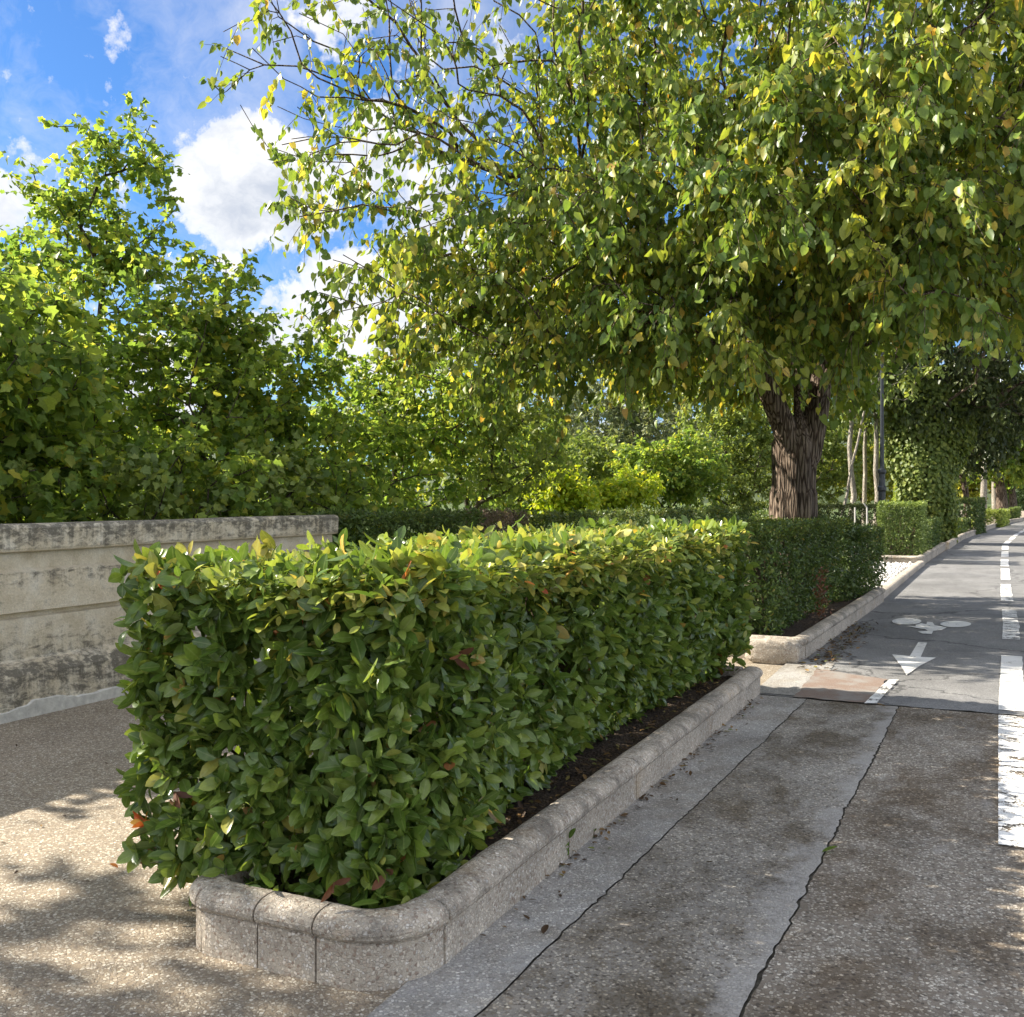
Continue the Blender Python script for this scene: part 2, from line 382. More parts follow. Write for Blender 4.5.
# ------------------------------------------------------------------ hedges
def hedge(name, quad, z0, z1, label, cat, mat, seed, dens=300, leafL=(.055, .095), ratio=.42, tpl=T_MID,
          per=7, lump=.04, depth=.16, taper=.10, group=None, topclump=(.72, .97), bowr=0.0, side_w=(1, 1, 1, 1), stems=40, extras=None, roundr=.05, stray=.03, endt=1.0):
    """quad: near-left, near-right, far-right, far-left footprint corners"""
    rng = np.random.default_rng(seed)
    Q = np.array([np.array(q)[:2] for q in quad], float)
    ctr = Q.mean(0)
    root = empty(name, (ctr[0], ctr[1], z0), label, cat, group)
    Ps, Ns, top = [], [], []
    H = z1-z0
    for i in range(4):
        a, b = Q[i], Q[(i+1) % 4]; e = b-a; ln = np.linalg.norm(e)
        n2 = np.array([e[1], -e[0]])/ln
        m = int(ln*H*dens*side_w[i])
        u = rng.random(m); v = rng.random(m)
        pt = a[None]+e[None]*u[:, None]
        ins = taper*(endt if i == 0 else 1)*np.clip((.55-v)/.55, 0, 1)**1.6 + roundr*np.clip((v-.93)/.07, 0, 1)**2
        if i == 1: ins = ins*np.clip((u-.02)/.3, .15, 1) + bowr*np.sin(np.pi*np.clip((u-.12)/.86, 0, 1))*(1-.45*v)
        pt = pt - n2[None]*ins[:, None]
        P = np.column_stack([pt, z0+H*v])
        Ps.append(P); Ns.append(np.tile(np.array([n2[0], n2[1], .0]), (m, 1))); top.append(np.clip((v-.88)/.12, 0, 1)*.5)
    area = .5*abs(sum(Q[i][0]*Q[(i+1) % 4][1]-Q[(i+1) % 4][0]*Q[i][1] for i in range(4)))
    m = int(area*dens*1.35)
    u, v = rng.random(m), rng.random(m)
    pt = (Q[0][None]*((1-u)*(1-v))[:, None]+Q[1][None]*(u*(1-v))[:, None]+Q[2][None]*(u*v)[:, None]+Q[3][None]*((1-u)*v)[:, None])
    Ps.append(np.column_stack([pt, np.full(m, z1)])); Ns.append(np.tile(np.array([0, 0, 1.]), (m, 1))); top.append(np.ones(m))
    P = np.concatenate(Ps); Nn = np.concatenate(Ns); tp = np.concatenate(top)
    m = len(P)
    off = smooth_noise(P, 4.0, seed)*lump + smooth_noise(P, 11, seed+3)*lump*.5
    dp = rng.exponential(depth*.5, m); dp = np.where(tp > .9, dp*.45, dp)
    stick = (rng.random(m) < stray)*rng.random(m)*.07
    P = P + Nn*(off*np.where(tp > .9, .2, 1)-dp+np.where(tp > .9, stick*.3, stick))[:, None]
    P[:, 2] -= np.where(tp > .9, leafL[1]*.45, 0)
    ax = nrm_(Nn*rng.uniform(.5, 1.2, (m, 1))+np.array([0, 0, .45])+rng.normal(0, .42, (m, 3)))
    # rosettes
    K = per; gold = 2.39996
    ph = rng.random(m)*6.28
    ref = np.where(np.abs(ax[:, 2:3]) < .9, np.array([[0, 0, 1.]]), np.array([[1., 0, 0]]))
    e1 = nrm_(np.cross(ax, ref)); e2 = np.cross(ax, e1)
    LP, LA, LN, LL, LW, LR, LC, LB = [], [], [], [], [], [], [], []
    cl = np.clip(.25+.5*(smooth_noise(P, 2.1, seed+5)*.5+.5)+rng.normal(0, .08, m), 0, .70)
    cl = np.where(tp > .05, np.where(rng.random(m) < tp*.9, rng.uniform(topclump[0], topclump[1], m), cl), cl)  # top leaves: young yellowish growth, with sunlit brightness put into the tint
    if extras is not None: cl = extras(P, cl, rng)
    for j in range(K):
        a = ph+gold*j+rng.normal(0, .25, m)
        el = np.radians(25+58*(j/(K-1)))+rng.normal(0, .2, m)+np.where(tp > .9, .42, 0)
        rad = e1*np.cos(a)[:, None]+e2*np.sin(a)[:, None]
        dv = ax*np.cos(el)[:, None]+rad*np.sin(el)[:, None]
        dv = dv+np.array([0, 0, -.18])
        up = ax*np.sin(el)[:, None]-rad*np.cos(el)[:, None]+rng.normal(0, .22, (m, 3))
        ln = rng.uniform(leafL[0], leafL[1], m)*(.6+.4*min(1, (j+1)/3))*np.where(tp > .9, .72, 1)
        LP.append(P-ax*(.012*j)+rng.normal(0, .006, (m, 3))); LA.append(dv); LN.append(up); LL.append(ln)
        LW.append(ln*ratio*rng.uniform(.85, 1.15, m)); LR.append(rng.random(m)); LC.append(cl)
        LB.append(rng.normal(.14, .12, m))
    cat_ = np.concatenate
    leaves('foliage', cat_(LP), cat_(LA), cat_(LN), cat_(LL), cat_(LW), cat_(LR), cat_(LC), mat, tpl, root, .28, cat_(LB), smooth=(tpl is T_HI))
    # stems and twigs inside
    mb = MB()
    for i in range(stems):
        u, v = rng.uniform(.08, .92, 2)
        p = Q[0]*(1-u)*(1-v)+Q[1]*u*(1-v)+Q[2]*u*v+Q[3]*(1-u)*v
        p = p*.9+ctr*.1 if (Q[3]-Q[0]).max() < 2 else p
        for b in range(4):
            q = [np.array([p[0], p[1], z0-.05])]
            dirn = np.array([rng.normal(0, .55), rng.normal(0, .55), 1.0])
            k = 5
            for s_ in range(k):
                q.append(q[-1]+(dirn+rng.normal(0, .25, 3))*H/k*.8)
            lo = Q.min(0)+.16; hi = np.array([min(Q[1][0], Q[2][0]) if Q[1][0]-Q[0][0] > .5 else Q[:, 0].max(), Q[:, 1].max()])-.22
            q = [np.array([min(max(x_[0], lo[0]), max(hi[0]-bowr, lo[0]+.05)), min(max(x_[1], lo[1]), hi[1]), min(x_[2], z1-.08)]) for x_ in q]
            mb.tube(q, [.013, .010, .008, .006, .004, .003], 4, cap=False)
    if stems: mb.build('stems', M['twig'], root)
    return root

# ------------------------------------------------------------------ trees
def ellip_pts(rng, c, r, n, shell=.45, zmin=None):
    out = []
    while len(out) < n:
        p = rng.uniform(-1, 1, 3); q = np.linalg.norm(p)
        if q > 1 or rng.random() > shell+(1-shell)*q*q: continue
        w = np.array(c)+p*np.array(r)
        if zmin is not None and w[2] < zmin: continue
        out.append(w)
    return out

def grow(rng, limbs, targets, alpha=.35, step=.45, tip=.006, e=2.25, minz=None, wig=.05):
    """limbs: list of (polyline, attach index or -1). Returns tubes (pts, radii) and tip directions"""
    cap = 60000
    pos = np.zeros((cap, 3)); par = np.full(cap, -1); pl = np.zeros(cap); ok = np.zeros(cap, bool); n = 0
    paths = []
    for pts, att in limbs:
        idx = [] if att < 0 else [att]
        for p in pts:
            pos[n] = p; par[n] = idx[-1] if idx else -1
            pl[n] = 0 if par[n] < 0 else pl[par[n]]+np.linalg.norm(pos[n]-pos[par[n]])
            ok[n] = minz is None or p[2] >= minz
            idx.append(n); n += 1
        paths.append(idx)
    f0 = pos[n-1] if len(limbs) == 1 else pos[limbs[0][0].__len__()-1]
    T = sorted(targets, key=lambda t: np.linalg.norm(t-f0)+rng.normal(0, .5))
    tips = []
    for t in T:
        dd = np.linalg.norm(pos[:n]-t, axis=1)
        cost = dd+alpha*pl[:n]+np.where(ok[:n], 0, 1e6)+np.where(pos[:n, 2] > t[2]+.8, .8, 0)
        i = int(np.argmin(cost)); d = dd[i]
        if d < .05: continue
        p0 = pos[i]; pi = par[i]
        dir0 = nrm_(p0-pos[pi]) if pi >= 0 else np.array([0, 0, 1.])
        c1 = p0+dir0*d*.3+np.array([0, 0, d*.10]); m = max(2, int(d/step)+1)
        idx = [i]
        for j in range(1, m+1):
            s = j/m; q = (1-s)**2*p0+2*s*(1-s)*c1+s*s*t
            if j < m: q = q+rng.normal(0, wig, 3)
            pos[n] = q; par[n] = idx[-1]; pl[n] = pl[idx[-1]]+np.linalg.norm(q-pos[idx[-1]]); ok[n] = True
            idx.append(n); n += 1
        paths.append(idx); tips.append(n-1)
    rr = np.zeros(n); has = np.zeros(n, bool)
    for i in range(n-1, -1, -1):
        v = rr[i]**(1/e) if rr[i] > 0 else tip
        if rr[i] > 0: v += 0.00015
        rr[i] = v
        if par[i] >= 0: rr[par[i]] += v**e
    tubes = []
    for idx in paths:
        pts = [pos[i] for i in idx]; r = [rr[i] for i in idx]
        if len(r) > 1 and par[idx[1]] == idx[0]: r[0] = min(r[0], r[1]*1.25)
        tubes.append((pts, r))
    td = np.array([nrm_(pos[i]-pos[par[i]]) for i in tips]); tp = pos[tips]
    return tubes, tp, td

def tree(name, base, limbs, targets, label, cat, leafm, barkm, seed, tw=4, lpt=8, twl=(.25, .5), leafL=(.08, .12), ratio=.8,
         tpl=T_HEART, droop=.9, alpha=.35, step=.5, group=None, tip=.006, minz=None, twigs=True, trunk_r=None, trunk_fn=None, sparse=None, e=2.25, wig=.05, tdroop=.35, pitchr=1.0):
    rng = np.random.default_rng(seed)
    root = empty(name, tuple(base), label, cat, group)
    tubes, tp, td = grow(rng, limbs, targets, alpha, step, tip, e, minz, wig)
    mb = MB()
    if trunk_fn: trunk_fn(mb)
    for k, (pts, r) in enumerate(tubes):
        if k == 0 and trunk_fn: continue
        if k == 0 and trunk_r:
            r = [max(a, trunk_r*(1-.5*i/len(r))) for i, a in enumerate(r)]
        if k in (1, 2) and trunk_fn:
            r = [max(a, .205-.017*i) for i, a in enumerate(r)]
        mx = max(r); n = 14 if mx > .15 else 10 if mx > .08 else (6 if mx > .025 else 4)
        mb.tube(pts, r, n, cap=False)
    P, A, N, LL, R_, CL = [], [], [], [], [], []
    for i in range(len(tp)):
        cc = rng.random()
        s = sparse(tp[i]) if sparse else 1.0
        nt = max(1, int(round(tw*s)))
        for _ in range(nt):
            d = nrm_(td[i]*.8+rng.normal(0, .55, 3)+np.array([0, 0, -tdroop])); l = rng.uniform(*twl)
            st = tp[i]-td[i]*rng.uniform(0, .45)
            m = lpt
            tt = (np.arange(m)+.6)/m
            sag = np.outer(tt*tt*l*.35, (0, 0, -1))
            q = st[None]+d[None]*(tt*l)[:, None]+sag
            if twigs: mb.tube([st, st+d*l*.5+np.array([0, 0, -l*.09]), q[-1]], [.0045, .0035, .002], 3, cap=False)
            side = rng.normal(0, 1, (m, 3)); side[:, 2] *= .4
            a = nrm_(side)*(1-.45*droop)+np.array([0, 0, -1.])*droop*pitchr+d[None]*.3+rng.normal(0, .25, (m, 3))
            nn = np.cross(a, rng.normal(0, 1, (m, 3)))*.6+np.array([0, 0, 1.])*.6+nrm_(side)*.5
            pet = nrm_(nrm_(side)+rng.normal(0, .3, (m, 3)))*.04
            P.append(q+pet); A.append(a); N.append(nn); LL.append(rng.uniform(leafL[0], leafL[1], m)); R_.append(rng.random(m))
            CL.append(np.full(m, np.clip(cc*.7+rng.random()*.3, 0, 1)))
    P, A, N, LL, R_, CL = map(np.concatenate, (P, A, N, LL, R_, CL))
    mb.build('trunk', barkm, root, smooth=True)
    leaves('crown', P, A, N, LL, LL*ratio*np.random.default_rng(seed+2).uniform(.75, 1.2, len(P)), R_, CL, leafm, tpl, root, .3, np.random.default_rng(seed+1).normal(.22, .28, len(P)))
    return root

def straight(base, top, n=6, wob=.05, seed=0):
    rng = np.random.default_rng(seed); base = np.array(base, float); top = np.array(top, float)
    return [base+(top-base)*i/(n-1)+(rng.normal(0, wob, 3)*np.array([1, 1, 0]) if 0 < i else 0) for i in range(n)]

# ================================================================== SETTING
KY = np.array([-30, 2, 8, 10, 15.4, 24, 41, 55, 69, 95, 130, 200.]); KX = np.array([-1.66, -1.64, -1.57, -1.47, -1.30, -1.08, -.35, .75, 2.1, 6.0, 14, 40])
def kx(y): return float(np.interp(y, KY, KX))

# terrain sheet
xs = np.concatenate([np.linspace(-700, -60, 14), np.linspace(-50, -14, 10), np.linspace(-13, -6.6, 14), np.linspace(-5, 60, 14), np.linspace(80, 700, 10)])
ys = np.concatenate([np.linspace(-700, -40, 12), np.linspace(-30, 100, 40), np.linspace(130, 700, 12)])
def tz(x, y):
    k = min(max((-6.6-x)/6.5, 0), 1); k = k*k*(3-2*k)
    return -.03-3.2*k*min(1, max(0, (48-y)/25))-(.6 if x > 40 else 0)*0
V = [(x, y, tz(x, y)+(0.15*math.sin(x*.7+y*.4) if x < -9 else 0)) for y in ys for x in xs]
nx = len(xs)
Fc = [(j*nx+i, j*nx+i+1, (j+1)*nx+i+1, (j+1)*nx+i) for j in range(len(ys)-1) for i in range(nx-1)]
tag(pymesh('ground', V, Fc, M['grass'], smooth=True), kind='structure')
# hills
V = []; Fc = []; nh = 60
for j, (rr_, hh) in enumerate(((230, -6), (270, .45), (340, 1.0), (420, -.2))):
    for i in range(nh):
        a = math.radians(40+150*i/(nh-1))
        h = hh if hh < 0 else hh*(16+7*math.sin(i*.33)+4*math.sin(i*.9+1)+2*math.sin(i*2.3))
        V.append((rr_*math.cos(a), rr_*math.sin(a), h))
for j in range(3):
    for i in range(nh-1): Fc.append((j*nh+i, j*nh+i+1, (j+1)*nh+i+1, (j+1)*nh+i))
tag(pymesh('hills', V, Fc, M['hill'], smooth=True), kind='structure')

def strip(name, ylist, fl, fr, z, mat, zf=None):
    V, Fc = [], []
    for y in ylist:
        V += [(fl(y), y, z), (fr(y), y, z)]
    for i in range(len(ylist)-1): Fc.append((2*i, 2*i+1, 2*i+3, 2*i+2))
    return tag(pymesh(name, V, Fc, mat), kind='structure')
def jag(y, seed, amp=.012):
    v = Vector((y*3.1+seed*17, seed*3.3, 0)); w = Vector((y*11+seed*7, seed, 2)); q = Vector((y*34+seed, seed, 5))
    return amp*(.9*mnoise.noise(v)+.7*mnoise.noise(w)+.7*mnoise.noise(q))
ylong = list(np.linspace(-25, 130, 156))
strip('yard_ground', ylong, lambda y: -6.6, lambda y: kx(y)+.02, .0, M['gravel'])
strip('joint_bed', [-25, 8.2], lambda y: -1.60, lambda y: 9, .004, M['joint'])
yf = list(np.arange(-6, 8.12, .03))
c1 = lambda y: -1.48+.0365*y+jag(y, 1, .013)
c2 = lambda y: -.725+.0262*y+jag(y, 2, .015)
strip('gutter', yf, lambda y: kx(y)-.05, lambda y: c1(y)-.0025-.005*max(0, jag(y, 5, 1)), .016, M['gutter'])
strip('pavement', yf, lambda y: c1(y)+.003, lambda y: c2(y)-.004-.012*max(0, jag(y, 6, 1)), .014, M['pave_mid'])
strip('road_apron', yf, lambda y: c2(y)+.004, lambda y: 9.0, .015, M['pave_road'])
# asphalt road, its near edge ragged
xe = list(np.arange(-1.62, 9.0, .04))
V, Fc = [], []
for x in xe:
    V += [(x, 8.10+jag(x, 8, .03)+.012*(x+1.6), .018), (x, 9.0, .018)]
for i in range(len(xe)-1): Fc.append((2*i, 2*i+2, 2*i+3, 2*i+1))
tag(pymesh('road', V, Fc, M['asphalt']), kind='structure')
strip('road', [9.0]+list(np.linspace(9.5, 130, 122)), lambda y: kx(y)-.04, lambda y: kx(y)+9.5, .018, M['asphalt'])
strip('gutter', list(np.arange(8.16, 9.95, .03)), lambda y: -1.62, lambda y: -1.20+jag(y, 9, .02), .022, M['gutter'])
def decal(name, pts, z, mat): return tag(MB().poly([(p[0], p[1], z) for p in pts]).build(name, mat), kind='structure')
def rag(pts, n=14, amp=.012, seed=0):
    out = []; m = len(pts)
    for i in range(m):
        a = np.array(pts[i][:2], float); b = np.array(pts[(i+1) % m][:2], float); e = b-a; nn = np.array([e[1], -e[0]])/(np.linalg.norm(e)+1e-9)
        for k in range(n):
            s = k/n; out.append(a+e*s+nn*amp*2*mnoise.noise(Vector((i*5.1+s*6, seed*3.7, 1.3))))
    return out
decal('tarmac_patch', rag([G(793, 700), G(866, 706), G(889, 682), G(818, 672)], 10, .02, 4), .026, M['red_patch'])
decal('road_marking', rag([G(864, 707), G(877, 707), G(899, 683), G(888, 683)], 8, .006, 5), .030, M['paint_worn'])
# centre line dashes
LXY = np.array([-5, 5, 8.28, 13.8, 18.6, 22.8, 26.9, 37.1, 47, 54.4, 75, 100]); LXX = np.array([.10, .12, .185, .345, .42, .52, .6, .87, 1.55, 2.2, 4.6, 9.5])
def lx(y): return float(np.interp(y, LXY, LXX))
def dash(y0, y1, seed):
    ysd = np.linspace(y0, y1, 24); w = .155+.01*math.sin(seed)
    L_ = [(lx(y)-.02+jag(y, seed, .004), y) for y in ysd]; R2 = [(lx(y)+w+jag(y, seed+50, .012), y) for y in ysd[::-1]]
    tag(MB().poly([(x, y, .024) for x, y in L_+R2]).build('road_marking', M['paint_worn' if seed in (1, 3, 4) else 'paint']), kind='structure')
for i, (a, b) in enumerate(((5.05, 8.05), (8.25, 11.1), (12.4, 15.6), (16.9, 20.2), (21.2, 24.6), (25.4, 28.2), (29.4, 32.3), (33.4, 36.3), (37.4, 40.3), (41.4, 44.3), (45.4, 48.3), (49.4, 52.3), (53.4, 56.3), (57.4, 60.3), (61.4, 64.3))):
    dash(a, b, i+1)
zz = lambda L: [G(850+.177*a, 560+.177*b) for a, b in L]
decal('road_marking', zz([(385, 478), (436, 480), (399, 562), (486, 566), (400, 610), (318, 666), (286, 610), (238, 548), (338, 556)]), .026, M['paint'])
def ell(cx, cy, rx, ry): return [(cx+rx*math.cos(a), cy+ry*math.sin(a)) for a in np.linspace(0, 2*math.pi, 28, endpoint=False)]
bm_ = MB()
for L in (ell(320, 357, 83, 19), ell(597, 373, 87, 18), [(325, 383), (372, 387), (370, 378), (402, 369), (432, 374), (436, 360), (466, 362), (478, 380), (547, 393), (518, 407), (470, 413), (462, 430), (410, 428), (382, 416), (440, 412), (425, 402), (385, 398)]):
    bm_.poly([(p[0], p[1], .026) for p in zz(L)])
tag(bm_.build('bicycle_marking', M['paint']), kind='structure')

# ---------------------------------------------------------------- kerbs with a rolled coping
PROF = [(0, 0), (0, .146), (.006, .151), (-.010, .157), (-.020, .170), (-.022, .186), (-.017, .203), (-.004, .217), (.02, .227), (.05, .231), (.09, .230), (.112, .222), (.122, .20), (.125, 0)]
PROF_IN = [(-a+0, b) for a, b in PROF]
def kerb_block(parent, path, prof, name='kerb_stone', zs=1.0, gap=.004, seed=0, mat=None):
    """path: polyline walked with the outside face to the right of travel; prof x = inward offset"""
    path = [np.array(p[:2], float) for p in path]
    V, Fc = [], []; m = len(prof)
    # shorten the ends for the joint
    e = path[1]-path[0]; path[0] = path[0]+e/np.linalg.norm(e)*gap
    e = path[-2]-path[-1]; path[-1] = path[-1]+e/np.linalg.norm(e)*gap
    for i, p in enumerate(path):
        t0 = nrm_(path[i]-path[i-1]) if i > 0 else None; t1 = nrm_(path[i+1]-path[i]) if i < len(path)-1 else None
        tt = nrm_(t0+t1) if (t0 is not None and t1 is not None) else (t0 if t1 is None else t1)
        k = 1/max(.5, float(np.dot(tt, t0))) if (t0 is not None and t1 is not None) else 1
        inn = np.array([-tt[1], tt[0]])*k
        for (a, z) in prof:
            w = .003*mnoise.noise(Vector((p[0]*3+seed, p[1]*3, z*14)))+.0015*mnoise.noise(Vector((p[0]*22, p[1]*22+seed, z*40)))
            V.append((p[0]+inn[0]*(a+w), p[1]+inn[1]*(a+w), max(0, z*zs+(w if z > .1 else 0))))
    for i in range(len(path)-1):
        for k in range(m):
            k2 = (k+1) % m
            Fc.append((i*m+k, (i+1)*m+k, (i+1)*m+k2, i*m+k2))
    Fc.append(tuple(range(m))); Fc.append(tuple((len(path)-1)*m+k for k in range(m))[::-1])
    return pymesh(name, V, Fc, mat or M['kerb'], parent, smooth=False)
def seg(a, b, st=.08):
    a = np.array(a[:2], float); b = np.array(b[:2], float); n = max(1, int(np.linalg.norm(b-a)/st))
    return [a+(b-a)*i/n for i in range(n+1)]
def arc(c, r, a0, a1, n=9): return [np.array([c[0]+r*math.cos(math.radians(a0+(a1-a0)*i/n)), c[1]+r*math.sin(math.radians(a0+(a1-a0)*i/n))]) for i in range(n+1)]
def planter(label, y0, y1, xl, xr0, xr1, rl, rr, jy, zs=1.0, soilz=.15, name='planter'):
    root = empty(name, ((xl+xr0)/2, (y0+y1)/2, 0), label, 'planter')
    jy = [y0+rr]+jy+[y1]
    xr = lambda y: xr0+(xr1-xr0)*(y-y0)/(y1-y0)
    # front end: walked left -> right (outside is towards the camera = right of travel)
    xa = xl+rl; xb = xr0-rr
    j1, j2 = xl+.36, xl+.60
    kerb_block(root, seg((xl, y1), (xl, y0+rl), .2)[:-1]+arc((xl+rl, y0+rl), rl, 180, 250, 6), PROF, zs=zs, seed=1)
    kerb_block(root, arc((xl+rl, y0+rl), rl, 250, 270, 2)+seg((xa, y0), (j1, y0))[1:], PROF, zs=zs, seed=2)
    kerb_block(root, seg((j1, y0), (j2, y0)), PROF, zs=zs, seed=3)
    kerb_block(root, seg((j2, y0), (xb, y0))[:-1]+arc((xb, y0+rr), rr, 270, 360, 10), PROF, zs=zs, seed=4)
    for i in range(len(jy)-1):
        kerb_block(root, seg((xr(jy[i]), jy[i]), (xr(jy[i+1]), jy[i+1])), PROF, zs=zs, seed=5+i)
    # closing end
    kerb_block(root, seg((xr(y1)-.135, y1-.128), (xl+.135, y1-.128))[::1], [(a+.0-.128, b) for a, b in PROF], zs=zs, seed=20)
    g = 10; V = []; Fc = []
    nn = int((y1-y0)/.12)
    for j in range(nn+1):
        for i in range(g+1):
            y = y0+.09+(y1-y0-.2)*j/nn; x = xl+.09+(xr(y)-xl-.18)*i/g
            V.append((x, y, soilz+.03*mnoise.noise(Vector((x*5, y*5, 0)))+.012*mnoise.noise(Vector((x*20, y*20, 3)))))
    for j in range(nn):
        for i in range(g): Fc.append((j*(g+1)+i, j*(g+1)+i+1, (j+1)*(g+1)+i+1, (j+1)*(g+1)+i))
    pymesh('soil', V, Fc, M['soil'], root, smooth=True)
    return root
planter('pebbly stone kerb planter with rounded corner, nearest the camera', 2.72, 8.16, -2.57, -1.63, -1.565, .16, .26, [5.02, 6.6])
planter('stone kerb planter beside the bicycle marking, under the big tree', 9.95, 16.1, -2.75, -1.50, -1.24, .10, .14, [10.9, 12.2, 13.6, 14.9], soilz=.16)
planter('stone kerb planter around the square clipped box hedge', 25.0, 33.0, -2.35, -1.10, -.78, .15, .2, [26.5, 28, 29.5, 31], soilz=.15)
# loose cap stone at the broken corner of the second planter
mb = MB(); cst = G(800, 652, .2)
rk = bpy.data.meshes.new('r')
V, Fc = [], []; nu, nv = 28, 13
for j in range(nv):
    for i in range(nu):
        a = i/nu*2*math.pi; b = -math.pi/2+.02+(math.pi-.04)*j/(nv-1)
        se = lambda v, e: math.copysign(abs(v)**e, v)
        ux, uy, uz = se(math.cos(a), .45)*se(math.cos(b), .4), se(math.sin(a), .45)*se(math.cos(b), .4), se(math.sin(b), .5)
        q = Vector((ux*2.2, uy*1.5, uz*1.5)); r = 1+.16*mnoise.noise(q)+.07*mnoise.noise(q*3)
        V.append((-1.76+.25*r*ux, 9.80+.11*r*uy, .115+.118*r*uz))
for j in range(nv-1):
    for i in range(nu): Fc.append((j*nu+i, j*nu+(i+1) % nu, (j+1)*nu+(i+1) % nu, (j+1)*nu+i))
Fc.append(tuple(range(nu))[::-1]); Fc.append(tuple((nv-1)*nu+i for i in range(nu)))
tag(pymesh('broken_kerb_block', V, Fc, M['kerb'], smooth=True), 'rough broken kerb block standing at the near corner of the second planter', 'stone')

# long roadside kerb
rk = empty('roadside_kerb', (kx(20), 20, 0), 'low pale kerb running beside the white pebbles', 'kerb')
LOW = [(0, 0), (-.005, .09), (.01, .12), (.04, .13), (.12, .13), (.15, .115), (.16, 0)]
yy = [16.2, 19, 22, 24.95]
for i in range(3): kerb_block(rk, [(kx(y), y) for y in np.linspace(yy[i], yy[i+1], 8)], LOW, seed=i)
rk = empty('roadside_kerb', (kx(60), 60, 0), 'long stone kerb curving away along the far road edge', 'kerb')
yy = list(np.arange(33.1, 112, 6.0))
for i in range(len(yy)-1): kerb_block(rk, [(kx(y), y) for y in np.linspace(yy[i], yy[i+1], 8)], PROF, seed=i)

# bed of white cobbles
rng = np.random.default_rng(5); V, Fc = [], []
mb = MB(); bed = empty('pebble_bed', (-1.8, 20.5, 0), 'bed of white pebbles set in concrete between the two planters', 'pebble bed')
pymesh('mortar_bed', [(-2.75, 16.15, .03), (kx(16.2)-.15, 16.15, .03), (kx(24.9)-.15, 24.95, .03), (-2.75, 24.95, .03)], [(0, 1, 2, 3)], M['joint'], bed)
for j, y in enumerate(np.arange(16.35, 24.85, .21)):
    for i, x in enumerate(np.arange(-2.6, kx(y)-.22, .16)):
        cx0, cy0 = x+rng.normal(0, .015)+(.08 if j % 2 else 0), y+rng.normal(0, .02); rx, ry, rz_ = rng.uniform(.045, .062), rng.uniform(.055, .075), rng.uniform(.06, .09)
        b = len(V)
        for b_ in (0, .5, 1.0):
            for k in range(7):
                a = k/7*6.283; V.append((cx0+rx*math.cos(a)*math.cos(b_*1.3), cy0+ry*math.sin(a)*math.cos(b_*1.3), .03+rz_*math.sin(b_*1.3)))
        for r_ in range(2):
            for k in range(7): Fc.append((b+r_*7+k, b+r_*7+(k+1) % 7, b+r_*7+7+(k+1) % 7, b+r_*7+7+k))
        Fc.append(tuple(b+14+k for k in range(7)))
pymesh('pebbles', V, Fc, M['cobble'], bed, smooth=True)

# ---------------------------------------------------------------- parapet wall
wall = empty('parapet_wall', (-6.5, 2, 0), 'weathered beige concrete parapet wall with black stains, left of the hedge', 'wall')
def wprof(pr, name, mat, y0=-14, y1=9.45, st=.25, wob=.004):
    ysw = np.arange(y0, y1+.001, st); V, Fc = [], []; m = len(pr)
    for y in ysw:
        for (x, z) in pr:
            V.append((x+wob*mnoise.noise(Vector((y*1.3, z*5, x))), y, z+wob*1.2*mnoise.noise(Vector((y*.8, z*3, 7)))))
    for i in range(len(ysw)-1):
        for k in range(m-1): Fc.append((i*m+k, i*m+k+1, (i+1)*m+k+1, (i+1)*m+k))
    Fc.append(tuple(range(m))[::-1]); Fc.append(tuple((len(ysw)-1)*m+k for k in range(m)))
    return pymesh(name, V, Fc, mat, wall)
# (x towards the yard is positive)
wprof([(-6.44, 1.19), (-6.405, 1.20), (-6.395, 1.22), (-6.39, 1.37), (-6.41, 1.393), (-6.45, 1.402), (-6.80, 1.395), (-6.82, 1.37), (-6.82, 1.19)][::-1], 'coping', M['wall'], wob=.008)
wprof([(-6.78, -3.5), (-6.78, 1.187), (-6.475, 1.187), (-6.47, 1.065), (-6.425, 1.04), (-6.415, .745), (-6.47, .735), (-6.47, .705), (-6.435, .695), (-6.425, .40), (-6.40, .37)]+[(-6.40, -.05)], 'wall_body', M['wall'])
wprof([(-6.396, .39), (-6.33, .36), (-6.28, .30), (-6.262, .2), (-6.25, -.05), (-6.396, -.05)][::-1], 'plinth', M['wall'], wob=.02)
V, Fc = [], []
ysw = np.arange(-14, 9.4, .04)
for y in ysw:
    h = .075+.04*mnoise.noise(Vector((y*2.2, 0, 0)))+.02*mnoise.noise(Vector((y*9, 0, 4)))+(.02 if math.sin(y*5) > .5 else 0)
    V += [(-6.222, y, 0), (-6.226, y, h), (-6.26, y, h+.006)]
for i in range(len(ysw)-1):
    for k in range(2): Fc.append((3*i+k, 3*i+3+k, 3*i+4+k, 3*i+1+k))
pymesh('mortar_skirt', V, Fc, M['mortar'], wall)

# ================================================================== HEDGES
def near_extras(P, cl, rng):
    red = (rng.random(len(P)) < .012)
    return np.where(red, np.minimum(cl*.6, .5), cl)
h1 = hedge('hedge', [(-2.97, 2.86), (-1.73, 2.86), (-1.66, 8.28), (-2.97, 8.28)], .17, 1.385,
      'big glossy green clipped hedge with yellowish top in the nearest planter', 'hedge', M['hedge_leaf'], 3, dens=330, leafL=(.055, .115), ratio=.49,
      tpl=T_HI, per=7, lump=.07, depth=.24, taper=.17, bowr=.12, side_w=(1.2, 1.0, .5, .5), stems=60, extras=near_extras, roundr=.06, endt=.15, topclump=(.79, 1.0))
